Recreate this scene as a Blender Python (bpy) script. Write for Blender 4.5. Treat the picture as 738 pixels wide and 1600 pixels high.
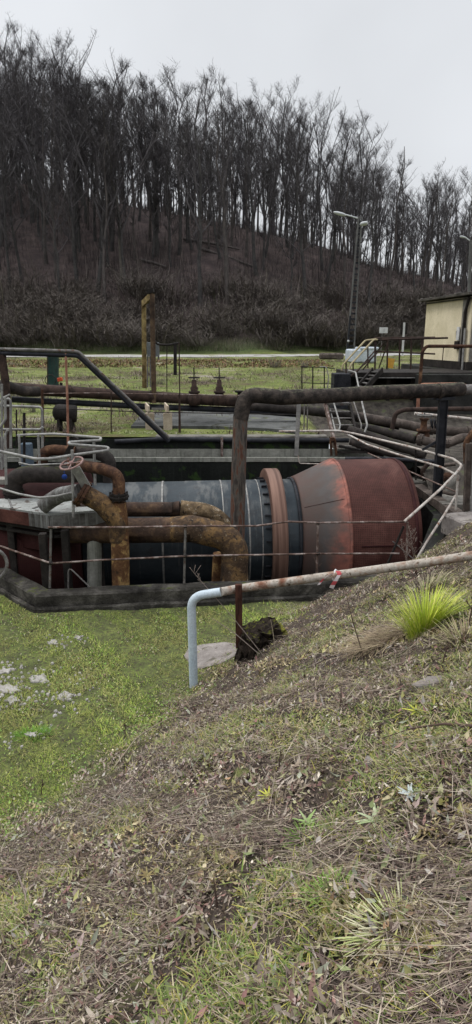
import bpy, math, random
import numpy as np
from mathutils import Vector, Matrix
R = math.radians
random.seed(7); rng = np.random.default_rng(11)
sc = bpy.context.scene
for o in list(bpy.data.objects): bpy.data.objects.remove(o)

# ------------------------------------------------------------------ camera, sky, sun, exposure
F = 1000.0; W0, H0 = 738.0, 1600.0; PITCH = math.atan(.27); CH = 4.3
cd = bpy.data.cameras.new('camera'); cam = bpy.data.objects.new('camera', cd); sc.collection.objects.link(cam)
cd.sensor_fit = 'VERTICAL'; cd.sensor_height = 36; cd.lens = 36*F/H0; cd.clip_end = 2000; cd.clip_start = .05
cam.location = (0, 0, CH); cam.rotation_euler = (math.pi/2-PITCH, 0, 0); sc.camera = cam
SUN_EL, SUN_AZ = R(52), R(-60)      # high thin sun behind cloud, from the left behind the hill
w = bpy.data.worlds.new('World'); sc.world = w; w.use_nodes = True
nt = w.node_tree; nt.nodes.clear()
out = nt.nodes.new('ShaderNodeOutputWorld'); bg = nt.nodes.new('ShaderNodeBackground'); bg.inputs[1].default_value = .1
sky = nt.nodes.new('ShaderNodeTexSky'); sky.sky_type = 'NISHITA'; sky.sun_disc = False
sky.sun_elevation = SUN_EL; sky.sun_rotation = SUN_AZ; sky.air_density = 1.2; sky.dust_density = 3
hs = nt.nodes.new('ShaderNodeHueSaturation'); hs.inputs['Saturation'].default_value = .35
nt.links.new(sky.outputs[0], hs.inputs['Color'])
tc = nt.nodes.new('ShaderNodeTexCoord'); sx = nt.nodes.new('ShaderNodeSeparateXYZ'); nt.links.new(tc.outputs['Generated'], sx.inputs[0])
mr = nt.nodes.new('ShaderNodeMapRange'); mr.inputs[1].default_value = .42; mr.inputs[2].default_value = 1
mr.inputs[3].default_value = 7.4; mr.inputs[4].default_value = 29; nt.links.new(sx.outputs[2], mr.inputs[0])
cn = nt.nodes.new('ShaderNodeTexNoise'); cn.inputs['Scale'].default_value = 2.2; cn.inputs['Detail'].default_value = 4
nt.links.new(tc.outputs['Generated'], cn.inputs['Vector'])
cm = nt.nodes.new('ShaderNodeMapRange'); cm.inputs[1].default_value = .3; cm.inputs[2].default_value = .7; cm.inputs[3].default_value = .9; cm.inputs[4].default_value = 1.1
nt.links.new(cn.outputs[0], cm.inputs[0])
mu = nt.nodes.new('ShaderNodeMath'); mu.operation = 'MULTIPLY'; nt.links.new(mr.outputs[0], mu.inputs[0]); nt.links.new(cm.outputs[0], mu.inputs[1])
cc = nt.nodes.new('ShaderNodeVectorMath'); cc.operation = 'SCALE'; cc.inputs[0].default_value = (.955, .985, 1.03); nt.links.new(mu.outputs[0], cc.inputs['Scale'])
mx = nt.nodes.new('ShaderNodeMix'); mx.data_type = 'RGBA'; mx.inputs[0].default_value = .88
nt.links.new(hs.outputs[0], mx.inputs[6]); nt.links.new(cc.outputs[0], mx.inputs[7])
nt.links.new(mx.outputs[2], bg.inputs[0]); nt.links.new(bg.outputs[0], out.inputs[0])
sd = bpy.data.lights.new('sun', 'SUN'); sd.energy = 1.3; sd.angle = R(14); sd.color = (1, .96, .9)
so = bpy.data.objects.new('sun', sd); sc.collection.objects.link(so)
dv = Vector((math.sin(SUN_AZ)*math.cos(SUN_EL), math.cos(SUN_AZ)*math.cos(SUN_EL), math.sin(SUN_EL)))
so.rotation_euler = (-dv).to_track_quat('-Z', 'Y').to_euler(); so.location = (0, 0, 30)
sc.view_settings.view_transform = 'Standard'; sc.view_settings.look = 'None'; sc.view_settings.gamma = 1
sc.view_settings.exposure = 0.15

# ------------------------------------------------------------------ helpers
cp, sp_ = math.cos(PITCH), math.sin(PITCH)
def ray(px, py):
    xc = (px-W0/2)/F; yc = (H0/2-py)/F
    return Vector((xc, cp+yc*sp_, -sp_+yc*cp))
def P(px, py, Y):
    d = ray(px, py); return Vector((0, 0, CH)) + d*(Y/d.y)
def PZ(px, py, z):
    d = ray(px, py); return Vector((0, 0, CH)) + d*((z-CH)/d.z)
def PP(*a): return [P(*q) for q in a]
def px2m(Y, py=750): return Y/ray(369, py).y/F

def frame(d):
    d = d.normalized(); u = Vector((0, 0, 1)) if abs(d.z) < .95 else Vector((1, 0, 0))
    a = d.cross(u).normalized(); return a, d.cross(a).normalized()
def fillet(pts, r, n=6):
    pts = [Vector(p) for p in pts]; o = [pts[0]]
    for i in range(1, len(pts)-1):
        a, b, c = pts[i-1], pts[i], pts[i+1]
        ra = r[i] if isinstance(r, (list, tuple)) else r
        la, lc = (a-b).length, (c-b).length
        ang = (a-b).angle(c-b)
        t = min(ra/max(math.tan(ang/2), .05), la*.49, lc*.49)
        p0 = b+(a-b).normalized()*t; p1 = b+(c-b).normalized()*t
        for k in range(n+1):
            q = k/n; o.append((1-q)**2*p0+2*q*(1-q)*b+q*q*p1)
    o.append(pts[-1]); return o
class MB:
    def __init__(s): s.v = []; s.f = []; s.m = []; s.sm = []; s.cur = 0
    def add(s, vs, fs, smooth=False):
        b = len(s.v); s.v += [Vector(v) for v in vs]
        for f in fs: s.f.append([b+i for i in f]); s.m.append(s.cur); s.sm.append(smooth)
        return s
    def obox(s, c, ax, ay, az, hx, hy, hz, bev=0):
        ax, ay, az = [Vector(q).normalized() for q in (ax, ay, az)]; c = Vector(c)
        if bev <= 0:
            vs = [c+ax*hx*i+ay*hy*j+az*hz*k for i in (-1, 1) for j in (-1, 1) for k in (-1, 1)]
            return s.add(vs, [(0,1,3,2),(4,6,7,5),(0,4,5,1),(2,3,7,6),(0,2,6,4),(1,5,7,3)])
        vs = []; idx = {}
        for i in (-1, 1):
            for j in (-1, 1):
                for k in (-1, 1):
                    for q in range(3):
                        h = [hx-bev, hy-bev, hz-bev]; h[q] += bev
                        idx[(i,j,k,q)] = len(vs); vs.append(c+ax*h[0]*i+ay*h[1]*j+az*h[2]*k)
        fs = []
        for q in range(3):
            o1, o2 = [t for t in range(3) if t != q]
            for sg in (-1, 1):
                f = []
                for a, b in ((-1,-1),(1,-1),(1,1),(-1,1)):
                    t = [0,0,0]; t[q] = sg; t[o1] = a; t[o2] = b; f.append(idx[(*t, q)])
                fs.append(f)
            for a in (-1, 1):
                for b in (-1, 1):
                    f = []
                    for e, qq in ((-1,o1),(1,o1),(1,o2),(-1,o2)):
                        t = [0,0,0]; t[q] = e; t[o1] = a; t[o2] = b; f.append(idx[(*t, qq)])
                    fs.append(f)
        for i in (-1, 1):
            for j in (-1, 1):
                for k in (-1, 1): fs.append([idx[(i,j,k,q)] for q in range(3)])
        return s.add(vs, fs)
    def box(s, x0, x1, y0, y1, z0, z1, bev=0):
        return s.obox(((x0+x1)/2, (y0+y1)/2, (z0+z1)/2), (1,0,0), (0,1,0), (0,0,1), abs(x1-x0)/2, abs(y1-y0)/2, abs(z1-z0)/2, bev)
    def bar(s, a, b, w, h, up=(0,0,1), bev=0):
        a, b = Vector(a), Vector(b); d = (b-a); u = Vector(up)
        if abs(d.normalized().dot(u.normalized())) > .95: u = Vector((0,1,0))
        x = d.cross(u).normalized(); z = x.cross(d).normalized()
        return s.obox((a+b)/2, d, x, z, d.length/2, w/2, h/2, bev)
    def tube(s, pts, r, n=10, cap=True, smooth=True):
        pts = [Vector(p) for p in pts]; N = len(pts)
        rs = r if isinstance(r, (list, tuple)) else [r]*N
        d0 = (pts[1]-pts[0]).normalized(); a, b = frame(d0); vs = []; prev = d0
        for i, p in enumerate(pts):
            t = (pts[min(i+1, N-1)]-pts[max(i-1, 0)]).normalized()
            q = prev.rotation_difference(t); a = q @ a; b = q @ b; prev = t
            for k in range(n):
                th = 2*math.pi*k/n; vs.append(p+(a*math.cos(th)+b*math.sin(th))*rs[i])
        fs = []
        for i in range(N-1):
            for k in range(n):
                k2 = (k+1) % n; fs.append((i*n+k, i*n+k2, (i+1)*n+k2, (i+1)*n+k))
        s.add(vs, fs, smooth)
        if cap:
            s.add(vs[:n], [tuple(range(n))[::-1]]); s.add(vs[-n:], [tuple(range(n))])
        return s
    def lathe(s, o, d, prof, n=48, smooth=True):     # prof: (t, r) along axis d from o
        o = Vector(o); d = Vector(d).normalized(); a, b = frame(d); vs = []
        for t, r in prof:
            for k in range(n):
                th = 2*math.pi*k/n; vs.append(o+d*t+(a*math.cos(th)+b*math.sin(th))*r)
        fs = []
        for i in range(len(prof)-1):
            for k in range(n):
                k2 = (k+1) % n; fs.append((i*n+k, i*n+k2, (i+1)*n+k2, (i+1)*n+k))
        return s.add(vs, fs, smooth)
    def torus(s, c, nrm, Rr, r, n=28, m=8):
        c = Vector(c); a, b = frame(Vector(nrm)); d = Vector(nrm).normalized(); vs = []
        for i in range(n):
            th = 2*math.pi*i/n; u = a*math.cos(th)+b*math.sin(th)
            for k in range(m):
                ph = 2*math.pi*k/m; vs.append(c+u*(Rr+r*math.cos(ph))+d*r*math.sin(ph))
        fs = [(i*m+k, i*m+(k+1) % m, ((i+1) % n)*m+(k+1) % m, ((i+1) % n)*m+k) for i in range(n) for k in range(m)]
        return s.add(vs, fs, True)
    def prism(s, poly, z0, z1):
        n = len(poly); zz0 = z0 if isinstance(z0, (list, tuple)) else [z0]*n; zz1 = z1 if isinstance(z1, (list, tuple)) else [z1]*n
        vs = [Vector((p[0], p[1], zz0[i])) for i, p in enumerate(poly)]+[Vector((p[0], p[1], zz1[i])) for i, p in enumerate(poly)]
        fs = [tuple(range(n))[::-1], tuple(range(n, 2*n))]+[(i, (i+1) % n, n+(i+1) % n, n+i) for i in range(n)]
        return s.add(vs, fs)
    def build(s, name, mat, parent=None, root=None):
        me = bpy.data.meshes.new(name)
        if parent is not None:
            off = Vector(parent['_o']) if '_o' in parent else Vector()
        else:
            xs = [v.x for v in s.v]; ys = [v.y for v in s.v]; zs = [v.z for v in s.v]
            off = Vector(((min(xs)+max(xs))/2, (min(ys)+max(ys))/2, min(zs))) if root is None else Vector(root)
        me.from_pydata([tuple(v-off) for v in s.v], [], s.f)
        for mm in (mat if isinstance(mat, list) else [mat]): me.materials.append(mm)
        me.polygons.foreach_set('material_index', s.m); me.polygons.foreach_set('use_smooth', s.sm)
        me.update()
        import bmesh
        bm = bmesh.new(); bm.from_mesh(me); bmesh.ops.recalc_face_normals(bm, faces=bm.faces[:]); bm.to_mesh(me); bm.free()
        o = bpy.data.objects.new(name, me); sc.collection.objects.link(o)
        o['_o'] = list(off)
        if parent is not None: o.parent = parent
        else: o.location = off
        return o
def tag(o, label, cat=None, group=None, kind=None):
    if label: o['label'] = label
    if cat: o['category'] = cat
    if group: o['group'] = group
    if kind: o['kind'] = kind
    return o
def thing(name, label, cat, loc, group=None):
    o = bpy.data.objects.new(name, None); sc.collection.objects.link(o); o.empty_display_size = .2
    o.location = Vector(loc); o['_o'] = list(loc); return tag(o, label, cat, group)
def lone(mb, name, mat, label, cat, group=None): return tag(mb.build(name, mat), label, cat, group)
def npmesh(name, V, Fc, mat, cols=None, smooth=False):     # V (n,3), faces list of equal length (m,k)
    me = bpy.data.meshes.new(name); V = np.asarray(V, dtype=np.float32); Fc = np.asarray(Fc, dtype=np.int32)
    m, k = Fc.shape
    me.vertices.add(len(V)); me.vertices.foreach_set('co', V.ravel())
    me.loops.add(m*k); me.loops.foreach_set('vertex_index', Fc.ravel())
    me.polygons.add(m); me.polygons.foreach_set('loop_start', np.arange(0, m*k, k, dtype=np.int32))
    me.polygons.foreach_set('loop_total', np.full(m, k, dtype=np.int32))
    if smooth: me.polygons.foreach_set('use_smooth', np.ones(m, dtype=bool))
    me.update(calc_edges=True)
    if cols is not None:
        at = me.color_attributes.new('Col', 'FLOAT_COLOR', 'POINT')
        c4 = np.ones((len(V), 4), dtype=np.float32); c4[:, :3] = cols; at.data.foreach_set('color', c4.ravel())
    me.materials.append(mat)
    o = bpy.data.objects.new(name, me); sc.collection.objects.link(o); return o

# ------------------------------------------------------------------ materials
def nd(t, ty, **kw):
    n = t.nodes.new(ty)
    for k, v in kw.items(): setattr(n, k, v)
    return n
def base_mat(name, rough=.8, metal=0):
    m = bpy.data.materials.new(name); m.use_nodes = True; t = m.node_tree; b = t.nodes['Principled BSDF']
    b.inputs['Roughness'].default_value = rough; b.inputs['Metallic'].default_value = metal
    b.inputs['Specular IOR Level'].default_value = .12
    return m, t, b
def noise(t, vec, scale, detail=5, rough=.6, dist=0):
    n = nd(t, 'ShaderNodeTexNoise'); n.inputs['Scale'].default_value = scale; n.inputs['Detail'].default_value = detail
    n.inputs['Roughness'].default_value = rough; n.inputs['Distortion'].default_value = dist
    t.links.new(vec, n.inputs['Vector']); return n.outputs[0]
def ramp(t, fac, stops):
    r = nd(t, 'ShaderNodeValToRGB'); e = r.color_ramp.elements
    while len(e) < len(stops): e.new(.5)
    for i, (p, c) in enumerate(stops): e[i].position = p; e[i].color = (*c, 1) if len(c) == 3 else c
    t.links.new(fac, r.inputs[0]); return r.outputs[0]
def mixc(t, fac, a, b, mode='MIX'):
    m = nd(t, 'ShaderNodeMix', data_type='RGBA', blend_type=mode)
    if isinstance(fac, (int, float)): m.inputs[0].default_value = fac
    else: t.links.new(fac, m.inputs[0])
    for q, i in ((a, 6), (b, 7)):
        if isinstance(q, tuple): m.inputs[i].default_value = (*q, 1)
        else: t.links.new(q, m.inputs[i])
    return m.outputs[2]
def mapr(t, v, a, b, c=0, d=1):
    m = nd(t, 'ShaderNodeMapRange'); t.links.new(v, m.inputs[0])
    for i, q in enumerate((a, b, c, d)): m.inputs[i+1].default_value = q
    return m.outputs[0]
def mapping(t, scale=(1,1,1), coord='Object'):
    c = nd(t, 'ShaderNodeTexCoord'); m = nd(t, 'ShaderNodeMapping'); m.inputs['Scale'].default_value = scale
    t.links.new(c.outputs[coord], m.inputs[0]); return m.outputs[0]
def bump(t, b, h, strength=.4, dist=.02):
    n = nd(t, 'ShaderNodeBump'); n.inputs['Strength'].default_value = strength; n.inputs['Distance'].default_value = dist
    t.links.new(h, n.inputs['Height']); t.links.new(n.outputs[0], b.inputs['Normal'])
def weathered(name, stops, scale=3, fine=25, rough=.8, metal=0, bmp=.4, spots=None, streak=None, moss=None, stretch=(1,1,1), dist=.02):
    m, t, b = base_mat(name, rough, metal); v = mapping(t, stretch)
    n1 = noise(t, v, scale, 6, .65, .3); col = ramp(t, n1, stops)
    n2 = noise(t, v, fine, 5, .7)
    col = mixc(t, mapr(t, n2, .3, .7, 0, .55), col, mixc(t, 1.0, col, (.42, .40, .38), 'MULTIPLY'))
    if spots:       # (colour, threshold, scale)
        for (c, th, s) in spots:
            ns = noise(t, v, s, 6, .7, .5); col = mixc(t, mapr(t, ns, th, th+.06), col, c)
    if streak:      # (colour, amount)
        vs = mapping(t, (14, 14, .7)); ns = noise(t, vs, 1, 4, .6)
        col = mixc(t, mapr(t, ns, .5, .75, 0, streak[1]), col, streak[0])
    if moss:
        g = nd(t, 'ShaderNodeNewGeometry'); sz = nd(t, 'ShaderNodeSeparateXYZ'); t.links.new(g.outputs['Normal'], sz.inputs[0])
        nm = noise(t, v, moss[2], 5, .7); ad = nd(t, 'ShaderNodeMath', operation='MULTIPLY_ADD')
        t.links.new(sz.outputs[2], ad.inputs[0]); ad.inputs[1].default_value = moss[3] if len(moss) > 3 else .35; t.links.new(nm, ad.inputs[2])
        mc = ramp(t, n2, [(.3, tuple(q*.55 for q in moss[0])), (.7, moss[0])])
        col = mixc(t, mapr(t, ad.outputs[0], moss[1], moss[1]+.12), col, mc)
    t.links.new(col, b.inputs['Base Color'])
    t.links.new(mapr(t, n2, .3, .7, max(rough-.12, .05), min(rough+.12, 1)), b.inputs['Roughness'])
    bump(t, b, n2, bmp, dist); return m
M = {}
M['yellow_rust'] = weathered('yellow_rust', [(.3, (.05,.026,.015)), (.5, (.13,.066,.032)), (.59, (.34,.22,.09)), (.7, (.31,.21,.10))], 4.5, 30, .8, 0, .6, spots=[((.03,.018,.012), .60, 7)], streak=((.05,.025,.015), .6))
M['brown_rust'] = weathered('brown_rust', [(.3, (.022,.014,.011)), (.5, (.065,.033,.021)), (.62, (.14,.075,.042)), (.75, (.24,.15,.09))], 5, 30, .85, 0, .6, spots=[((.02,.014,.012), .58, 9)])
M['dark_pipe'] = weathered('dark_pipe', [(.35, (.016,.014,.013)), (.55, (.038,.032,.029)), (.7, (.075,.060,.051))], 4, 30, .8, 0, .5, moss=((.05,.055,.02), .82, 6))
M['ochre_dark'] = weathered('ochre_dark', [(.3, (.026,.019,.016)), (.5, (.075,.048,.03)), (.63, (.20,.12,.052)), (.74, (.14,.085,.045))], 4, 25, .85, 0, .6, spots=[((.32,.26,.18), .62, 22), ((.02,.016,.014), .57, 8)])
M['scaly_bend'] = weathered('scaly_bend', [(.3, (.04,.028,.02)), (.5, (.12,.085,.05)), (.65, (.24,.17,.10))], 7, 30, .9, 0, .8, spots=[((.38,.33,.26), .58, 13), ((.02,.016,.014), .58, 9)])
M['dark_elbow'] = weathered('dark_elbow', [(.3, (.022,.017,.015)), (.5, (.06,.038,.028)), (.66, (.12,.075,.045))], 4, 25, .85, 0, .6, spots=[((.34,.29,.22), .66, 24)])
M['grey_brown'] = weathered('grey_brown', [(.3, (.035,.030,.028)), (.5, (.090,.072,.062)), (.7, (.17,.14,.12))], 4, 22, .85, 0, .5, streak=((.03,.025,.022), .7), spots=[((.26,.22,.18), .64, 22)])
M['bark_pipe'] = weathered('bark_pipe', [(.35, (.018,.016,.015)), (.5, (.042,.035,.031)), (.64, (.085,.068,.058))], 7, 40, .9, 0, .8, moss=((.12,.12,.08), .80, 18), dist=.03)
M['peel_pipe'] = weathered('peel_pipe', [(.38, (.05,.042,.038)), (.52, (.12,.105,.092)), (.57, (.13,.062,.042)), (.7, (.075,.04,.03))], 5, 30, .9, 0, .8, stretch=(3,3,.5), dist=.03)
M['galv'] = weathered('galvanised', [(.35, (.17,.165,.158)), (.6, (.31,.305,.29))], 7, 40, .6, .15, .2, spots=[((.12,.08,.06), .63, 16)])
M['galv_dark'] = weathered('galvanised_dark', [(.35, (.09,.085,.08)), (.6, (.20,.19,.18))], 7, 40, .65, .1, .2, spots=[((.09,.05,.035), .57, 12)])
M['rail_rust'] = weathered('rail_rust', [(.35, (.07,.045,.036)), (.5, (.15,.105,.09)), (.62, (.32,.27,.25))], 6, 30, .8, 0, .4, spots=[((.10,.04,.025), .6, 10)])
M['rail_pale'] = weathered('rail_pale', [(.35, (.26,.20,.17)), (.5, (.46,.42,.38)), (.7, (.55,.52,.48))], 5, 30, .7, 0, .4, spots=[((.16,.08,.05), .56, 12)])
M['white_pipe'] = weathered('white_paint_pipe', [(.35, (.42,.50,.56)), (.7, (.56,.63,.68))], 4, 40, .5, 0, .15, spots=[((.10,.10,.11), .66, 14), ((.16,.07,.03), .68, 9)])
M['white_rust'] = weathered('white_rust_pipe', [(.33, (.17,.08,.05)), (.42, (.30,.21,.16)), (.52, (.42,.38,.33)), (.7, (.25,.205,.17))], 5, 30, .75, 0, .4, spots=[((.07,.045,.03), .58, 20)])
M['brown_metal'] = weathered('brown_metal', [(.35, (.022,.016,.014)), (.6, (.066,.043,.035))], 5, 30, .85, 0, .4)
M['orange_rod'] = weathered('orange_rod', [(.35, (.20,.09,.06)), (.6, (.36,.19,.13))], 5, 30, .8, 0, .3)
M['black_metal'] = weathered('black_metal', [(.35, (.012,.013,.016)), (.6, (.035,.036,.042))], 4, 30, .6, .1, .3)
M['dark_steel'] = weathered('dark_steel', [(.35, (.013,.012,.011)), (.65, (.040,.034,.031))], 4, 30, .75, .1, .4)
M['concrete'] = weathered('concrete', [(.35, (.10,.095,.085)), (.65, (.24,.225,.20))], 3, 30, .95, 0, .6, spots=[((.05,.045,.04), .60, 5)])
M['concrete_warm'] = weathered('concrete_warm', [(.35, (.36,.29,.22)), (.65, (.52,.44,.35))], 3, 30, .95, 0, .4)
M['kerb'] = weathered('kerb_concrete', [(.35, (.020,.018,.016)), (.52, (.052,.048,.042)), (.7, (.14,.13,.115))], 2.5, 22, .95, 0, 1, moss=((.085,.10,.022), .86, 5, .3), dist=.03)
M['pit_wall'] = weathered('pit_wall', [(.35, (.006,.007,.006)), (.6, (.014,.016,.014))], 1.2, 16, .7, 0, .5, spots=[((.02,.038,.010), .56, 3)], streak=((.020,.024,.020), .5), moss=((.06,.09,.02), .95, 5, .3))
M['ledge'] = weathered('ledge', [(.35, (.16,.16,.14)), (.65, (.30,.30,.265))], 2, 18, .9, 0, .4, streak=((.05,.06,.04), .8))
M['mossy_wall'] = weathered('mossy_wall', [(.35, (.012,.012,.011)), (.65, (.04,.039,.036))], 1.5, 16, .9, 0, .5, moss=((.05,.085,.02), .88, 3, .32))
M['deck'] = weathered('deck_plate', [(.35, (.20,.205,.195)), (.6, (.33,.34,.325))], 2.2, 26, .8, .1, .4, spots=[((.09,.075,.065), .58, 4)])
M['deck_side'] = weathered('deck_side', [(.35, (.06,.055,.05)), (.6, (.15,.145,.14))], 3, 26, .8, .1, .4, streak=((.28,.29,.28), .8))
M['deck_red'] = weathered('deck_red_side', [(.35, (.05,.02,.017)), (.6, (.11,.045,.036))], 3, 26, .85, 0, .4)
M['maroon'] = weathered('maroon_steel', [(.35, (.03,.010,.010)), (.65, (.055,.018,.018))], 2, 30, .7, 0, .3)
M['cream'] = weathered('cream_render', [(.35, (.60,.53,.37)), (.6, (.72,.64,.47))], 1.2, 30, .95, 0, .2, spots=[((.34,.29,.20), .66, 1.6)], streak=((.40,.34,.24), .35))
M['grey_render'] = weathered('grey_render', [(.35, (.16,.15,.135)), (.6, (.26,.245,.22))], 1, 30, .95, 0, .3)
M['roof'] = weathered('roof_edge', [(.35, (.04,.037,.033)), (.65, (.11,.10,.088))], 2, 18, .95, 0, .8, moss=((.09,.12,.03), .85, 3, .3))
M['wrap'] = weathered('plastic_wrap', [(.35, (.38,.43,.48)), (.65, (.62,.67,.72))], 2.5, 8, .35, 0, 1, dist=.06)
M['lamp_grey'] = weathered('lamp_concrete', [(.35, (.085,.085,.085)), (.65, (.155,.155,.15))], 1, 10, .9, 0, .3)
M['lamp_head'] = weathered('lamp_head', [(.35, (.45,.47,.48)), (.65, (.6,.62,.63))], 1, 10, .5, 0, .1)
M['sign_white'] = weathered('sign_white', [(.35, (.5,.5,.5)), (.65, (.62,.62,.62))], 1, 10, .6, 0, .1)
M['sign_mark'] = weathered('sign_mark', [(.35, (.22,.22,.23)), (.65, (.3,.3,.32))], 1, 10, .6, 0, .1)
M['yellow_board'] = weathered('yellow_board', [(.35, (.50,.27,.04)), (.65, (.62,.36,.08))], 3, 20, .8, 0, .2)
M['yellow_post'] = weathered('yellow_post', [(.35, (.06,.04,.02)), (.5, (.18,.13,.055)), (.65, (.30,.23,.10))], 5, 30, .85, 0, .6)
M['brown_post'] = weathered('brown_post', [(.35, (.035,.024,.018)), (.5, (.085,.057,.037)), (.7, (.19,.13,.07))], 3, 30, .85, 0, .6)
M['green_paint'] = weathered('green_column', [(.35, (.012,.03,.026)), (.65, (.035,.075,.062))], 2, 20, .7, 0, .4, streak=((.03,.03,.025), .8))
M['pink_wheel'] = weathered('pink_wheel', [(.35, (.16,.09,.08)), (.65, (.34,.23,.21))], 20, 40, .6, 0, .2)
M['blue'] = weathered('blue_tag', [(.35, (.02,.05,.22)), (.65, (.03,.08,.32))], 5, 20, .5, 0, .1)
M['red'] = weathered('red_paint', [(.35, (.45,.07,.03)), (.65, (.55,.11,.04))], 5, 20, .7, 0, .1)
M['wood_dark'] = weathered('dark_wood', [(.35, (.015,.011,.009)), (.65, (.055,.04,.03))], 6, 40, .95, 0, 1, stretch=(3,3,.5), moss=((.16,.17,.015), .85, 5, .35), dist=.04)
M['post_wood'] = weathered('post_wood', [(.35, (.035,.016,.012)), (.6, (.10,.045,.032))], 8, 40, .9, 0, .8, stretch=(3,3,.5))
M['slab'] = weathered('slab', [(.35, (.18,.16,.148)), (.65, (.31,.28,.26))], 3, 30, .95, 0, .6, spots=[((.09,.08,.065), .57, 7), ((.12,.13,.05), .63, 4)])
M['rubble'] = weathered('rubble', [(.35, (.27,.255,.235)), (.65, (.42,.40,.37))], 6, 30, .95, 0, .6, spots=[((.14,.13,.09), .54, 14), ((.12,.15,.05), .60, 7)])
M['asphalt'] = weathered('asphalt_pad', [(.35, (.05,.052,.050)), (.65, (.12,.122,.118))], 1.6, 25, .75, 0, .4, spots=[((.035,.035,.028), .56, 2.5), ((.10,.12,.03), .62, 1.7)])
M['road'] = weathered('road', [(.35, (.30,.29,.28)), (.65, (.38,.37,.35))], .6, 8, .9, 0, .1)
M['bark'] = weathered('bark', [(.35, (.045,.043,.044)), (.65, (.092,.087,.083))], 1.5, 12, .95, 0, .5, spots=[((.05,.06,.035), .66, 1.5)])
M['bark_mid'] = weathered('bark_brown', [(.35, (.060,.054,.052)), (.65, (.12,.105,.098))], 1.5, 12, .95, 0, .4)
M['bark_pale'] = weathered('bark_pale', [(.35, (.11,.10,.088)), (.65, (.17,.155,.135))], 1.5, 12, .95, 0, .3)
M['twig'] = weathered('twig', [(.35, (.075,.070,.075)), (.65, (.12,.11,.112))], .8, 12, .95, 0, 0)
M['shrub_twig'] = weathered('shrub_twig', [(.35, (.095,.082,.073)), (.65, (.17,.148,.128))], .3, 12, .95, 0, 0)
# water in the pit
m, t, b = base_mat('pit_water', .08); b.inputs['Base Color'].default_value = (.008, .010, .010, 1); bump(t, b, noise(t, mapping(t), 6, 2), .1, .01); M['water'] = m
# vertex coloured plant matter
m, t, b = base_mat('plant_matter', .8); a = nd(t, 'ShaderNodeAttribute', attribute_name='Col')
v = mapping(t); col = mixc(t, mapr(t, noise(t, v, 2.5, 4), .35, .65, 0, .35), a.outputs['Color'], mixc(t, 1.0, a.outputs['Color'], (.6, .6, .55), 'MULTIPLY'))
t.links.new(col, b.inputs['Base Color']); M['plant'] = m
# drum dark shell: dark slate with hoop-wise stains
m, t, b = base_mat('drum_shell', .62, .25); v = mapping(t, (.5, 1, 1)); n1 = noise(t, v, 1.6, 6, .65, .4); v2 = mapping(t, (6, 1, 1)); n2 = noise(t, v2, 1.2, 5)
col = ramp(t, n1, [(.35, (.022,.029,.035)), (.6, (.045,.053,.059)), (.75, (.09,.094,.094))])
col = mixc(t, mapr(t, n2, .55, .75, 0, .2), col, (.10,.10,.10))
n5 = noise(t, mapping(t, (9, .8, .8)), 1, 6, .75); col = mixc(t, mapr(t, n5, .58, .68, 0, .45), col, (.15,.145,.135)); n6 = noise(t, mapping(t, (1, 1, 1)), 5, 7, .8); col = mixc(t, mapr(t, n6, .52, .7, 0, .7), col, (.028,.026,.026))
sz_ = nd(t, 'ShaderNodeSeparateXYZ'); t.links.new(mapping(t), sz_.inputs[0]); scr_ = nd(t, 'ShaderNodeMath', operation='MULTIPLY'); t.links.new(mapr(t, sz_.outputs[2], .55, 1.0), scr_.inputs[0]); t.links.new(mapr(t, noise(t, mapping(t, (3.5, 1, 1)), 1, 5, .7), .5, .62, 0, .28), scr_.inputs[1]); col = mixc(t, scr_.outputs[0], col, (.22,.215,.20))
t.links.new(col, b.inputs['Base Color']); bump(t, b, noise(t, v, 20, 4), .15, .01); M['shell'] = m
# perforated red screen (holes on a grid round the axis)
m, t, b = base_mat('red_screen', .7, .1)
def screen_mat(t, b, cols, hole):
    c = nd(t, 'ShaderNodeTexCoord'); s = nd(t, 'ShaderNodeSeparateXYZ'); t.links.new(c.outputs['Object'], s.inputs[0])
    at = nd(t, 'ShaderNodeMath', operation='ARCTAN2'); t.links.new(s.outputs[1], at.inputs[0]); t.links.new(s.outputs[2], at.inputs[1])
    cb = nd(t, 'ShaderNodeCombineXYZ'); t.links.new(s.outputs[0], cb.inputs[0])
    mm = nd(t, 'ShaderNodeMath', operation='MULTIPLY'); t.links.new(at.outputs[0], mm.inputs[0]); mm.inputs[1].default_value = 1.6; t.links.new(mm.outputs[0], cb.inputs[1])
    vo = nd(t, 'ShaderNodeTexVoronoi'); vo.inputs['Scale'].default_value = 28; vo.inputs['Randomness'].default_value = .15; t.links.new(cb.outputs[0], vo.inputs['Vector'])
    v = mapping(t); n1 = noise(t, v, 1.1, 6, .65, .5); col = ramp(t, n1, cols)
    n3 = noise(t, mapping(t, (1, 1, 1)), 9, 6, .7); col = mixc(t, mapr(t, n3, .45, .7, 0, .5), col, (.045,.02,.016))
    hf = mapr(t, vo.outputs['Distance'], .22, .34, hole, 0); col = mixc(t, hf, col, (.02,.01,.01))
    t.links.new(col, b.inputs['Base Color']); bump(t, b, vo.outputs['Distance'], .35, .01)
screen_mat(t, b, [(.3, (.045,.019,.015)), (.5, (.078,.031,.025)), (.7, (.13,.06,.048))], .6); M['screen'] = m
m, t, b = base_mat('red_screen_dark', .75, .1); screen_mat(t, b, [(.3, (.028,.009,.009)), (.7, (.052,.017,.016))], .6); M['screen_dark'] = m
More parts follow.
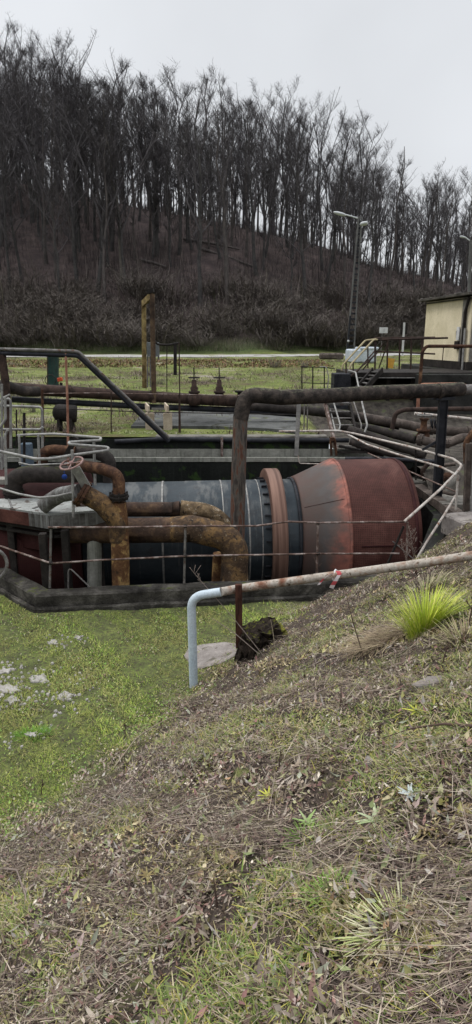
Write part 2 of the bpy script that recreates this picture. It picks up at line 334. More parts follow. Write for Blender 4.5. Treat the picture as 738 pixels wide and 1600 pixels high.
# cone: worn salmon paint over grey steel, salmon strongest at the wide end
m, t, b = base_mat('cone_paint', .65, .1); c = nd(t, 'ShaderNodeTexCoord'); s = nd(t, 'ShaderNodeSeparateXYZ'); t.links.new(c.outputs['Object'], s.inputs[0])
v = mapping(t, (.8, 1, 1)); n1 = noise(t, v, 1.7, 5, .6, .3); ma_ = nd(t, 'ShaderNodeMath', operation='MULTIPLY'); t.links.new(n1, ma_.inputs[0]); ma_.inputs[1].default_value = 1.05
ad = nd(t, 'ShaderNodeMath', operation='MULTIPLY_ADD'); t.links.new(s.outputs[0], ad.inputs[0]); ad.inputs[1].default_value = .9; t.links.new(ma_.outputs[0], ad.inputs[2])
col = ramp(t, mapr(t, ad.outputs[0], 1.45, 2.5), [(.05, (.085,.050,.042)), (.35, (.072,.054,.047)), (.55, (.075,.068,.065)), (.70, (.12,.08,.068)), (.82, (.22,.09,.07)), (.90, (.30,.12,.09)), (.97, (.15,.058,.045))])
n4 = noise(t, v, 12, 6, .7); col = mixc(t, mapr(t, n4, .45, .7, 0, .5), col, (.07,.05,.045)); t.links.new(col, b.inputs['Base Color']); bump(t, b, n4, .2, .01); M['cone'] = m
m, t, b = base_mat('ring_rust', .55, .3); v = mapping(t, (18, .4, .4)); n1 = noise(t, v, 1, 5)
t.links.new(ramp(t, n1, [(.35, (.085,.047,.036)), (.6, (.18,.108,.082))]), b.inputs['Base Color']); bump(t, b, n1, .3, .01); M['ring'] = m
# ------------------------------------------------------------------ terrain
def sst(a, b, x):
    t = np.clip((x-a)/(b-a), 0, 1); return t*t*(3-2*t)
def lump(x, y, s=1.0, seed=0.0):
    return (np.sin(x*1.7*s+seed)*np.cos(y*1.3*s+1.7*seed)+.5*np.sin(x*3.9*s+y*2.3*s+seed*3)+.25*np.sin(x*8.3*s-y*7.1*s+seed*2))/1.75
def h_near(x, y):
    x = np.asarray(x, float); y = np.asarray(y, float)
    s = .866*(x+.57)-.5*(y-7.4)+.10*lump(x, y, .8, 2)
    z = .64*(.5*(s+np.sqrt(s*s+.06)))
    z = 3.1-np.sqrt((3.1-z)**2*.25+.02)-.5*(3.1-z)+0 if False else np.where(z > 2.9, 2.9+(z-2.9)*.15, z)
    right = sst(3.3, 4.6, x)
    f = 1-sst(8.6, 10.2, y)
    z = z*(f+(1-f)*right*.45)
    rough = sst(-.3, .6, s)
    return z+.03*lump(x, y, 1.0, .4)+rough*(.05*lump(x, y, 1.9, 1)+.025*lump(x, y, 4.3, 5))+.012*lump(x, y, 6, 3)
def foot(x): return 66+.45*np.maximum(x, 0)
def h_all(x, y):
    x = np.asarray(x, float); y = np.asarray(y, float)
    fld = 2.08+.80*sst(14, 58, y)+.05*lump(x, y, .6, 1)*sst(15, 18, y)+.14*np.exp(-((y-44)/3.5)**2)*(1+.5*lump(x, y, .35, 2))*sst(14, 4, x)
    fld = fld-.78*sst(1.9, 2.9, x)*(1-sst(22.8, 24.5, y))*(1-sst(2.9,3.6,x)*0)*sst(13, 15, y)
    k = sst(11, 14.6, y); z = h_near(x, y)*(1-k)+fld*k
    d = y-foot(x)
    rdg = np.clip(20-.27*x, 9, 46)
    hh = .47*np.maximum(d, 0); hh = -np.log(np.exp(-hh/2.5)+np.exp(-rdg/2.5)-np.exp(-rdg/2.5)*np.exp(-hh/2.5)+1e-12)*2.5
    hh = np.minimum(hh, rdg+d*.02)
    return z+np.where(d > 0, hh+(.6*lump(x, y, .12, 3)+.3*lump(x, y, .4, 1))*sst(0, 12, d), 0)
def G(px, py, fn=h_all, y0=1.0, y1=90):      # ray / terrain hit
    d = ray(px, py); t = y0/d.y; o = Vector((0, 0, CH))
    while t*d.y < y1:
        p = o+d*t
        if p.z <= float(fn(p.x, p.y)): return Vector((p.x, p.y, float(fn(p.x, p.y))))
        t += .02 if t < 20 else .15
    return p
KL = [(-8.2, 14.6), (-3.25, 9.66), (3.35, 10.45), (4.15, 11.9), (4.15, 15.1)]      # outer edge of the pit (near side)
PIT = KL+[(-8.2, 15.1)]
def inpoly(x, y, poly):
    c = np.zeros(np.shape(x), bool); n = len(poly)
    for i in range(n):
        x1, y1 = poly[i]; x2, y2 = poly[(i+1) % n]
        if y1 == y2: continue
        c ^= ((y1 > y) != (y2 > y)) & (x < (x2-x1)*(y-y1)/(y2-y1)+x1)
    return c
def axis(segs):
    o = []
    for a, b, st in segs: o += list(np.arange(a, b, st))
    return np.array(o+[segs[-1][1]])
def shrink(poly, d):
    cx = sum(p[0] for p in poly)/len(poly); cy = sum(p[1] for p in poly)/len(poly)
    return [(cx+(p[0]-cx)*(1-d), cy+(p[1]-cy)*(1-d*2)) for p in poly]
def sheet(name, xs, ys, fn, mat, cut=None, label=None):
    X, Y = np.meshgrid(xs, ys); Z = fn(X, Y); V = np.stack([X.ravel(), Y.ravel(), Z.ravel()], 1)
    nx, ny = len(xs), len(ys); I = np.arange(nx*ny).reshape(ny, nx)
    Fc = np.stack([I[:-1, :-1].ravel(), I[:-1, 1:].ravel(), I[1:, 1:].ravel(), I[1:, :-1].ravel()], 1)
    if cut is not None:
        c = V[Fc].mean(1); Fc = Fc[~inpoly(c[:, 0], c[:, 1], cut)]
    o = npmesh(name, V, Fc, mat, smooth=True); o['kind'] = 'structure'; o['label'] = label or name; return o
# ground material: mossy lawn / brown slope / patchy field, by world position
m, t, b = base_mat('ground_soil', .95)
v = mapping(t); s = nd(t, 'ShaderNodeSeparateXYZ'); t.links.new(v, s.inputs[0])
def lin(t, s, a, bb, c):      # a*x+b*y+c
    m1 = nd(t, 'ShaderNodeMath', operation='MULTIPLY_ADD'); t.links.new(s.outputs[0], m1.inputs[0]); m1.inputs[1].default_value = a; m1.inputs[2].default_value = c
    m2 = nd(t, 'ShaderNodeMath', operation='MULTIPLY_ADD'); t.links.new(s.outputs[1], m2.inputs[0]); m2.inputs[1].default_value = bb; t.links.new(m1.outputs[0], m2.inputs[2]); return m2.outputs[0]
n_big = noise(t, v, .9, 5, .6); n_mid = noise(t, v, 4, 6, .7); n_fine = noise(t, v, 28, 6, .75)
moss = ramp(t, n_mid, [(.3, (.045,.055,.02)), (.5, (.10,.13,.035)), (.65, (.17,.20,.05)), (.8, (.23,.23,.10))])
soil = ramp(t, n_fine, [(.3, (.025,.019,.015)), (.55, (.075,.058,.047)), (.75, (.16,.13,.108))])
lawn = mixc(t, mapr(t, n_fine, .35, .6), soil, moss)
lawn = mixc(t, mapr(t, n_mid, .62, .72, 0, .6), lawn, soil)
sl = lin(t, s, .866, -.5, .57*.866+7.4*.5)
adn = nd(t, 'ShaderNodeMath', operation='MULTIPLY_ADD'); t.links.new(n_big, adn.inputs[0]); adn.inputs[1].default_value = 1.6; t.links.new(sl, adn.inputs[2])
slopec = mixc(t, mapr(t, n_mid, .56, .66, 0, .6), soil, moss)
near = mixc(t, mapr(t, adn.outputs[0], .6, 1.5), lawn, slopec)
fm = noise(t, v, .30, 7, .8); fieldc = ramp(t, fm, [(.34, (.06,.048,.038)), (.43, (.12,.105,.05)), (.49, (.105,.14,.035)), (.55, (.18,.20,.06)), (.60, (.22,.205,.13)), (.66, (.26,.235,.20))])
fieldc = mixc(t, mapr(t, n_fine, .35, .65, 0, .6), fieldc, mixc(t, 1.0, fieldc, (.4,.38,.33), 'MULTIPLY'))
fieldc = mixc(t, mapr(t, noise(t, v, 1.3, 5, .7), .56, .66, 0, .8), fieldc, (.085,.06,.045))
allc = mixc(t, mapr(t, s.outputs[1], 12.5, 15), near, fieldc)
dk_ = nd(t, 'ShaderNodeMath', operation='MULTIPLY'); t.links.new(mapr(t, s.outputs[0], 1.9, 2.8), dk_.inputs[0]); t.links.new(mapr(t, s.outputs[1], 25, 24), dk_.inputs[1])
dk2_ = nd(t, 'ShaderNodeMath', operation='MULTIPLY'); t.links.new(dk_.outputs[0], dk2_.inputs[0]); t.links.new(mapr(t, s.outputs[1], 11.5, 12.5), dk2_.inputs[1])
allc = mixc(t, dk2_.outputs[0], allc, ramp(t, n_mid, [(.4, (.03,.026,.022)), (.6, (.075,.065,.055)), (.7, (.07,.09,.03))]))
hn = noise(t, v, .5, 6, .75); hillc = ramp(t, hn, [(.32, (.028,.022,.022)), (.5, (.056,.042,.040)), (.66, (.098,.073,.067))])
hf = noise(t, v, 4, 5, .7); hillc = mixc(t, mapr(t, hf, .45, .65, 0, .7), hillc, (.035,.027,.027))
fx = nd(t, 'ShaderNodeMath', operation='MAXIMUM'); t.links.new(s.outputs[0], fx.inputs[0]); fx.inputs[1].default_value = 0
fy = nd(t, 'ShaderNodeMath', operation='MULTIPLY_ADD'); t.links.new(fx.outputs[0], fy.inputs[0]); fy.inputs[1].default_value = -.45; t.links.new(s.outputs[1], fy.inputs[2])
footg = ramp(t, hf, [(.35, (.03,.04,.018)), (.6, (.065,.085,.03))])
hillc = mixc(t, mapr(t, fy.outputs[0], 66.5, 70), footg, hillc)
allc = mixc(t, mapr(t, fy.outputs[0], 64.5, 66.5), allc, hillc)
t.links.new(allc, b.inputs['Base Color']); bump(t, b, n_fine, .8, .03); M['ground'] = m

xs = axis([(-420, -120, 30), (-120, -16, 4), (-16, -6, .4), (-6, 6.5, .07), (6.5, 16, .4), (16, 120, 4), (120, 421, 30)])
ys = axis([(-60, -4, 4), (-4, 2, .4), (2, 11, .07), (11, 20, .2), (20, 66, 1), (66, 170, 2.5), (170, 600, 40)])
sheet('ground', xs, ys, h_all, M['ground'], cut=shrink(PIT, .025), label='mossy ground, brown bank and wooded hillside')
def strip(name, ya, yb, mat, lift, lab, x0=-110, x1=110):
    xs2 = np.linspace(x0, x1, 120); V = []; Fc = []
    for i, x in enumerate(xs2):
        for q in range(5):
            y = (ya+(yb-ya)*q/4)+max(x, 0)*.35; V.append((x, y, float(h_all(x, y))+lift))
    for i in range(119):
        for q in range(4): Fc.append((i*5+q, (i+1)*5+q, (i+1)*5+q+1, i*5+q+1))
    o = npmesh(name, V, Fc, mat); tag(o, lab, None, None, 'structure')
strip('road', 54, 62, M['road'], .02, 'pale grey road along the foot of the hill')

# ------------------------------------------------------------------ pit
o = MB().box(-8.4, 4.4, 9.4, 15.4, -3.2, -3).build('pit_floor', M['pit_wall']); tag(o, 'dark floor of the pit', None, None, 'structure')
V = [(x, y, -1.6) for x, y in PIT]
me = npmesh('water', [(-8.3, 9.5, -1.55), (4.3, 9.5, -1.55), (4.3, 15.3, -1.55), (-8.3, 15.3, -1.55)], [(0, 1, 2, 3)], M['water']); tag(me, 'black water in the bottom of the pit', None, None, 'structure')
def offs(poly, d):      # offset polyline to the left side
    o = []
    for i, p in enumerate(poly):
        a = Vector(poly[max(i-1, 0)]).to_2d(); c = Vector(poly[min(i+1, len(poly)-1)]).to_2d(); b_ = Vector(p).to_2d()
        n = Vector((0, 0))
        for u, v_ in ((a, b_), (b_, c)):
            if (v_-u).length > 0: dd = (v_-u).normalized(); n += Vector((-dd.y, dd.x))
        n.normalize(); k = 1
        if 0 < i < len(poly)-1:
            dd = (b_-a).normalized(); k = 1/max(.5, n.dot(Vector((-dd.y, dd.x))))
        o.append(b_+n*d*k)
    return o
def wall_strip(mb, line, d0, d1, z0, z1, sub=10):
    A = offs(line, d0); B = offs(line, d1)
    za = z0 if isinstance(z0, list) else [z0]*len(line); zb = z1 if isinstance(z1, list) else [z1]*len(line)
    vs = []; cols = []
    for i in range(len(line)):
        n = 1 if i == len(line)-1 else sub
        for k in range(n):
            q = k/sub if n > 1 else 0; j = min(i+1, len(line)-1)
            a = A[i].lerp(A[j], q); b_ = B[i].lerp(B[j], q); lo = za[i]*(1-q)+za[j]*q; hi = zb[i]*(1-q)+zb[j]*q
            w1, w2 = random.uniform(-.012, .012), random.uniform(-.012, .012)
            vs += [(a.x+w1, a.y+w2, lo), (a.x+w1, a.y+w2, hi-.03), (a.x+w1, a.y+.03, hi+w2), (b_.x, b_.y-.03, hi+w1), (b_.x, b_.y, hi-.03), (b_.x, b_.y, lo)]
    N = len(vs)//6; fs = []
    for i in range(N-1):
        for k in range(6): fs.append((i*6+k, i*6+(k+1) % 6, (i+1)*6+(k+1) % 6, (i+1)*6+k))
    fs += [(0,1,2,3,4,5), tuple((N-1)*6+k for k in (5,4,3,2,1,0))]
    mb.add(vs, fs)
kw = thing('kerb_wall', 'mossy dark concrete kerb wall along the front of the pit, behind the lawn', 'concrete wall', (0, 10, 0))
mb = MB(); wall_strip(mb, KL[:3], 0, .30, -3, .29, 26); mb.build('upper_kerb', M['kerb'], kw)
mb = MB(); wall_strip(mb, KL[:3], -.07, -.003, -.6, .09, 26); mb.build('footing', M['kerb'], kw)
rw = thing('pit_side_wall', 'sloping concrete pit wall at the right end of the red drum', 'concrete wall', (4.15, 12, 0))
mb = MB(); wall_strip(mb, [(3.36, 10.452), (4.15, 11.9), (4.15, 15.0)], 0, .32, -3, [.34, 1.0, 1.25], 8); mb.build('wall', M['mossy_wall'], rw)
mb = MB(); mb.bar(P(652, 762, 13.4), P(716, 806, 11.6), .22, .16); mb.build('edge_beam', M['grey_brown'], rw)
bw = thing('pit_back_wall', 'long dark mossy retaining wall at the back of the pit behind the drum', 'concrete wall', (-2, 15, 0))
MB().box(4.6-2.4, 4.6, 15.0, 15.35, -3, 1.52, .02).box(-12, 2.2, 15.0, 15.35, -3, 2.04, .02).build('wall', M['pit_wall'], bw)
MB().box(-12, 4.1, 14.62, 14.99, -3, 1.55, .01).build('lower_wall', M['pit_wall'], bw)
MB().box(-12, 4.1, 14.6, 14.66, 1.56, 1.66).build('ledge_edge', M['ledge'], bw)
MB().box(-12, 4.1, 14.94, 14.985, 1.57, 1.80).build('ledge', M['ledge'], bw)
MB().box(-1.9, 2.15, 14.97, 15.3, 2.05, 2.10, .01).build('coping', M['concrete'], bw)

# ------------------------------------------------------------------ rotary drum
AX = Vector((1, .09, 0)).normalized(); DC = Vector((0, 12.85, .3))
drum = bpy.data.objects.new('rotary_drum', None); sc.collection.objects.link(drum); drum.location = DC; drum.rotation_euler = (0, 0, math.atan2(.09, 1))
tag(drum, 'huge dark rotary drum with red perforated ends lying in the pit', 'rotary drum')
def dpart(name, prof, mat, parent=None, n=96):
    mb = MB(); mb.lathe((0,0,0), (1,0,0), prof, n); me_o = mb.build(name, mat, drum, None); 
    if parent: me_o.parent = parent
    return me_o
shell = dpart('shell', [(-3.0, 1.18), (-1.05, 1.18), (-1.04, 1.185), (-.4, 1.185), (1.45, 1.185)], M['shell'])
for t0, w_ in ((.17, .016), (.42, .010), (-1.5, .02), (-.32, .012)): dpart('weld_band', [(t0-w_, 1.187), (t0-w_, 1.193), (t0+w_, 1.193), (t0+w_, 1.187)], M['galv'], shell)
ring = dpart('riding_ring', [(.60, 1.2), (.60, 1.40), (.615, 1.415), (.865, 1.415), (.88, 1.40), (.88, 1.2)], M['ring'])
for k in range(30):
    th = 2*math.pi*k/30; u = Vector((0, math.cos(th), math.sin(th)))
    MB().obox(Vector((.53, 0, 0))+u*1.215, (1,0,0), u, Vector((1,0,0)).cross(u), .055, .022, .011).build('ring_lug', M['black_metal'], drum)
dpart('seal_collar', [(1.13, 1.19), (1.13, 1.225), (1.18, 1.225), (1.18, 1.19)], M['black_metal'])
cone = dpart('cone_section', [(1.20, 1.20), (1.21, 1.245), (1.24, 1.25), (1.97, 1.575), (2.02, 1.585)], M['cone'])
dpart('rim_band', [(2.022, 1.57), (2.022, 1.600), (2.075, 1.600), (2.075, 1.57)], M['cone'], cone)
mb = MB()
for th in (R(205), R(85)):
    a1 = Vector((1.25, 1.256*math.sin(th), 1.256*math.cos(th))); b1 = Vector((1.97, 1.58*math.sin(th), 1.58*math.cos(th))); mb.bar(a1, b1, .006, .006)
a1 = R(-48); mb.bar((1.25, 1.256*math.sin(a1), 1.256*math.cos(a1)), (1.97, 1.58*math.sin(a1), 1.58*math.cos(a1)), .007, .007)
s_ = mb.build('weld_seam', M['maroon'], drum); s_.parent = cone
scr = dpart('screen_section', [(2.078, 1.575), (3.36, 1.575), (3.42, 1.56), (3.45, 1.52), (3.45, .3), (3.45, .01)], M['screen'])
dpart('end_rim', [(3.30, 1.577), (3.30, 1.592), (3.36, 1.59), (3.36, 1.577)], M['maroon'], scr)
mb = MB(); a1 = R(-82)
mb.bar((2.25, 1.585*math.sin(a1), 1.585*math.cos(a1)), (3.0, 1.585*math.sin(a1), 1.585*math.cos(a1)), .02, .02); s_ = mb.build('seam_strip', M['maroon'], drum); s_.parent = scr
dpart('feed_screen', [(-6.6, 1.5), (-3.1, 1.5), (-3.02, 1.46), (-3.02, 1.2)], M['screen_dark'])

# ------------------------------------------------------------------ pipes
def pipe(name, mat, pts, dpx, label, cat='pipe', r=.3, group=None, n=16, flanges=(), fl_mat=None, noise_r=0, Yw=None):
    pts = PP(*pts); Yw = Yw or sum(p.y for p in pts)/len(pts); rad = dpx*px2m(Yw)/2
    pl = fillet(pts, r, 8); mb = MB(); mb.tube(pl, rad, n)
    if flanges:
        o = thing(name, label, cat, min(pts, key=lambda q: q.z), group); mb.build('pipe', mat, o)
        for (q, s) in flanges:
            L = [0]
            for i in range(len(pl)-1): L.append(L[-1]+(pl[i+1]-pl[i]).length)
            d = q*L[-1]; i = max(j for j in range(len(L)-1) if L[j] <= d); dr = (pl[i+1]-pl[i]).normalized(); c = pl[i]+dr*(d-L[i])
            f = MB()
            for sg in (-1, 1): f.lathe(c+dr*.022*sg, dr, [(-.018, rad*.9), (-.018, rad*s), (.018, rad*s), (.018, rad*.9)], 20, False)
            for k in range(8):
                a, b_ = frame(dr); u = a*math.cos(k*math.pi/4)+b_*math.sin(k*math.pi/4); f.lathe(c+u*rad*(s+1)*.5, dr, [(-.06, .001), (-.06, .013), (.06, .013), (.06, .001)], 6, False)
            f.build('flange', fl_mat or mat, o)
        return o
    return lone(mb, name, mat, label, cat, group)

# overhead pipe: upright section with peeling lagging, bend and long run to the right
ov = thing('overhead_pipe', 'tall dark lagged pipe rising before the drum then turning right overhead', 'pipe', P(371, 875, 11.15))
bend = fillet(PP((374, 655, 11.2), (381, 612, 11.25), (470, 621, 11.5)), .55, 10)
MB().tube(PP((370, 905, 11.05), (371, 850, 11.1), (373, 740, 11.15), (376, 652, 11.2)), [.135, .133, .13, .128], 20).build('upright', M['peel_pipe'], ov)
run = fillet(PP((376, 655, 11.2), (383, 617, 11.22), (480, 620, 11.5)), .42, 10)[:-1]+PP((440, 621, 11.35), (520, 618, 11.7), (600, 613, 12.1), (662, 611, 12.4), (690, 610, 12.55), (722, 608, 12.75))
MB().tube(run, .135, 20).build('overhead_run', M['bark_pipe'], ov)
MB().lathe(P(686, 611, 12.5), P(690, 610.6, 12.52)-P(686, 611, 12.5), [(-.03, .12), (-.03, .15), (.03, .15), (.03, .12)], 20).build('collar', M['bark_pipe'], ov)
MB().tube(PP((720, 609, 12.75), (790, 606, 13.1)), .10, 16).build('outlet', M['galv_dark'], ov)
ps = thing('pipe_support', 'black steel post holding up the overhead pipe, with a diagonal brace', 'post', P(690, 778, 12.6))
mb = MB(); a, b_ = P(683, 778, 12.6), P(693, 626, 12.55)
mb.bar(a, b_, .15, .02, (0, 1, 0)); mb.bar(a+Vector((-.075, 0, 0)), b_+Vector((-.075, 0, 0)), .014, .13, (0,1,0)); mb.bar(a+Vector((.075, 0, 0)), b_+Vector((.075, 0, 0)), .014, .13, (0,1,0)); mb.build('post', M['black_metal'], ps)
MB().bar(P(678, 623, 12.55), P(708, 622, 12.6), .2, .05).build('saddle', M['black_metal'], ps)
MB().bar(P(660, 703, 12.7), P(686, 688, 12.6), .05, .05).build('brace', M['black_metal'], ps)
MB().box(a.x-.14, a.x+.14, a.y-.12, a.y+.12, a.z-.03, a.z).build('base_plate', M['black_metal'], ps)

# the two big elbows in front of the drum
eo = thing('elbow_pipe', 'thinner rusty elbow pipe curving down behind the thick one, before the drum', 'pipe', P(370, 905, 11.1))
pl = fillet(PP((120, 796, 11.0), (270, 796, 11.1), (335, 797, 11.15), (374, 850, 11.15), (378, 960, 11.1)), [0, .1, 1.0, .5, 0], 12)
ci = max(i for i, p in enumerate(pl) if p.x < P(282, 794, 11.1).x)
MB().tube(pl[:ci+1]+[P(282, 794.2, 11.1)], .132, 24).build('straight_pipe', M['dark_elbow'], eo)
MB().tube([P(282, 794.2, 11.1)]+pl[ci+1:], .145, 24).build('bend', M['scaly_bend'], eo)
o = thing('thick_elbow_pipe', 'thickest stained brown pipe curving down to the kerb in front of the drum', 'pipe', P(362, 910, 10.75))
pl = fillet(PP((110, 829, 10.8), (190, 829, 10.8), (300, 826, 10.8), (370, 842, 10.75), (362, 950, 10.6)), [0, .1, .1, .95, 0], 12)
n_ = len(pl); cut_i = max(i for i, p in enumerate(pl) if p.x < P(268, 829, 10.8).x)
pl2 = pl[:cut_i+1]+[P(268, 828, 10.8)]
MB().tube(pl2, .225, 28).build('straight_pipe', M['dark_elbow'], o)
MB().tube([P(268, 828, 10.8)]+pl[cut_i+1:], [.228]+[.24]*(n_-cut_i-1), 28).build('bend', M['ochre_dark'], o)
lone(MB().tube(PP((344, 865, 11.2), (341, 920, 11.2)), .13, 16), 'pipe_stub', M['yellow_rust'], 'short orange pipe stub behind the mouth of the thick elbow pipe', 'pipe')

# yellow riser with upper elbow, junction branch and valve
yr = thing('yellow_riser_pipe', 'flaking yellow upright pipe at the left of the drum with rusty elbows', 'pipe', P(189, 912, 10.35))
MB().tube(PP((190, 960, 10.3), (189, 905, 10.32), (188, 850, 10.35)), .152, 24).build('lower_pipe', M['yellow_rust'], yr)
MB().tube(PP((188, 850, 10.35), (187, 815, 10.37), (186, 785, 10.4)), [.150, .145, .125], 24).build('riser', M['yellow_rust'], yr)
pl = fillet(PP((186, 782, 10.4), (186, 742, 10.4), (160, 733, 10.5), (125, 727, 10.8)), .28, 8)
MB().tube(pl, [.105]*3+[.10]*(len(pl)-3), 20).build('top_elbow', M['brown_rust'], yr)
f = MB()
for dz, rr in ((0, .15), (.035, .17), (.075, .15)): f.lathe(P(186, 780, 10.4)+Vector((0,0,dz)), (0,0,1), [(0, .09), (0, rr), (.028, rr), (.028, .09)], 24, False)
for k in range(8):
    th = k*math.pi/4+.2; f.lathe(P(186, 780, 10.4)+Vector((.14*math.cos(th), .14*math.sin(th), -.02)), (0,0,1), [(0, .001), (0, .014), (.15, .014), (.15, .001)], 6, False)
f.build('flange', M['dark_steel'], yr)
br_pts = fillet(PP((130, 771, 10.25), (158, 786, 10.3), (184, 815, 10.34), (186, 845, 10.35)), .3, 8)
MB().tube(br_pts, [.16]*(len(br_pts)-1)+[.152], 22).build('branch_elbow', M['ochre_dark'], yr)
dr = (P(158, 786, 10.3)-P(130, 771, 10.25)).normalized(); c0 = P(131, 772, 10.25); f = MB()
f.lathe(c0, dr, [(-.03, .1), (-.03, .23), (.02, .23), (.02, .1)], 28, False); f.lathe(c0-dr*.06, dr, [(-.02, .1), (-.02, .23), (.02, .23), (.02, .1)], 28, False)
for k in range(12):
    a, b_ = frame(dr); u = a*math.cos(k*math.pi/6)+b_*math.sin(k*math.pi/6); f.lathe(c0+u*.2, dr, [(-.1, .001), (-.1, .015), (.045, .015), (.045, .001)], 6, False)
f.build('bolted_flange', M['brown_rust'], yr)
dk = thing('deck_pipe', 'stubby grey and rust stained pipe lying on the platform deck', 'pipe', P(90, 792, 10.4))
pts = [c0-dr*.08]+PP((112, 770, 10.3), (95, 773, 10.45), (80, 782, 10.5), (66, 792, 10.5)); MB().tube(fillet(pts, .15, 4), .13, 22).build('pipe', M['deck_side'], dk)
vv = thing('gate_valve', 'gate valve with pink hand wheel and leaning grey yoke above the rusty flange', 'valve', P(132, 775, 10.2))
a, b_ = P(136, 762, 10.18), P(118, 731, 10.05)
MB().bar(a, b_, .15, .03, (0, 1, 0), .005).build('yoke_plate', M['galv'], vv)
MB().bar(a+Vector((-.05, .09, -.02)), b_+Vector((-.08, .09, 0)), .03, .06).build('yoke_arm', M['dark_steel'], vv)
hw = P(112, 724, 10.0); nrm = Vector((-.25, -.35, 1)).normalized(); hwm = MB(); hwm.torus(hw, nrm, .185, .017, 32, 8)
a3, b3 = frame(nrm)
for k in range(4):
    th = k*math.pi/2+.5; hwm.tube([hw, hw+(a3*math.cos(th)+b3*math.sin(th))*.185], .011, 6)
hwm.lathe(hw, nrm, [(-.03, .001), (-.03, .035), (.03, .035), (.03, .001)], 12); hwm.build('hand_wheel', M['pink_wheel'], vv)
MB().tube([hw-nrm*.05, P(124, 745, 10.25)], .018, 8).build('stem', M['dark_steel'], vv)
mb = MB(); q = P(101, 745, 10.4)
mb.tube([q+Vector((.0, 0, .06)), q+Vector((0, 0, .12))], .006, 5); mb.lathe(q, (0, 1, .1), [(-.006, .001), (-.006, .045), (.006, .045), (.006, .001)], 16)
lone(mb, 'round_tag', M['blue'], 'small round blue tag hanging by the valve wheel', 'tag')
pipe('deck_cross_pipe', M['dark_pipe'], [(20, 800, 11.6), (22, 748, 11.6), (40, 741, 11.6), (122, 741, 11.7)], 27, 'thick black pipe lying level across the back of the platform', r=.35, flanges=((.22, 1.2),), Yw=11.6)
pipe('reddish_cross_pipe', M['brown_rust'], [(66, 728, 13), (68, 706, 13), (85, 703, 13), (118, 706, 13)], 17, 'short reddish brown pipe behind the grey platform rail', r=.3, Yw=13)
pipe('dark_goose_pipe', M['dark_pipe'], [(112, 706, 13.2), (150, 707, 13), (172, 716, 12.9), (170, 790, 12.8)], 20, 'dark bent pipe dropping into the pit behind the yellow riser elbow', r=.5, Yw=13)
lone(MB().obox(P(112, 697, 12.4), (1, 0, -.6), (0, 1, 0), (.6, 0, 1), .05, .04, .2), 'lever', M['dark_steel'], 'dark leaning lever standing on the reddish pipe behind the platform', 'lever')

# ------------------------------------------------------------------ platform at the left
ZP = 1.44
c1 = PZ(77, 804, ZP); c2 = PZ(168, 797, ZP); c3 = PZ(150, 772, ZP); c4 = PZ(60, 752, ZP); c5 = PZ(-70, 758, ZP); c6 = PZ(-70, 783, ZP); c7 = PZ(50, 800, ZP)
pf = thing('platform', 'grey steel platform with a jutting corner over the left of the pit', 'platform', (c1.x, c1.y, -1.5))
poly = [c6, c1, c2, c3, c4, c5]
MB().prism(poly, ZP-.02, ZP+.012).build('deck_plate', M['deck'], pf)
mb = MB()
for q in (.35, .62):
    a, b_ = c6.lerp(c1, q), c5.lerp(c4, q*.9); mb.bar(a+Vector((0, .03, .022)), b_+Vector((0, 0, .022)), .03, .012)
mb.bar(PZ(52, 796, ZP)+Vector((0, 0, .02)), PZ(88, 782, ZP)+Vector((0, 0, .02)), .05, .014)
mb.build('plate_joint', M['deck_side'], pf)
def side(a, b_, z0, z1, th=.04):
    m_ = MB(); a = Vector((a.x, a.y, 0)); b_ = Vector((b_.x, b_.y, 0)); m_.bar(a+Vector((0, 0, (z0+z1)/2)), b_+Vector((0, 0, (z0+z1)/2)), th, z1-z0); return m_
q0 = c6.lerp(c1, .80)
side(c6, q0, ZP-.25, ZP-.022).build('red_fascia', M['deck_red'], pf); side(q0, c1, ZP-.25, ZP-.022).build('corner_fascia', M['deck_side'], pf)
side(c1, c2, ZP-.25, ZP-.022).build('front_fascia', M['deck_side'], pf)
mb = MB()
for dz, sh in ((-.32, .06), (-.42, .10)):
    for (a, b_) in ((c6, c1), (c1, c2)):
        i = Vector((.02, .12, dz)); mb.bar(a+i, b_+i, .08, .05)
mb.build('lower_frame', M['dark_steel'], pf)
mb2 = side(c6+Vector((0, .35, 0)), c1+Vector((-.1, .35, 0)), ZP-.78, ZP-.5, .06); mb2.build('maroon_beam', M['maroon'], pf)
for (px, py, Y) in ((68, 850, 10.2), (103, 850, 10.4), (20, 850, 11.0), (155, 850, 10.8)):
    q = P(px, py, Y); MB().box(q.x-.06, q.x+.06, q.y-.06, q.y+.06, -3, ZP-.26, .008).build('leg', M['dark_steel'], pf)
mb = MB(); mb.tube([P(148, 835, 10.75), P(148, 990, 10.7)], .13, 16); lone(mb, 'pale_column', M['ledge'], 'stained pale column under the platform beside the yellow pipe', 'column')
lone(MB().tube(fillet(PP((107, 920, 10.2), (107, 885, 10.2), (140, 917, 10.2)), .05, 4), .014, 8), 'bent_rod', M['galv_dark'], 'thin rod bent into a triangle on the kerb below the platform', 'rod')

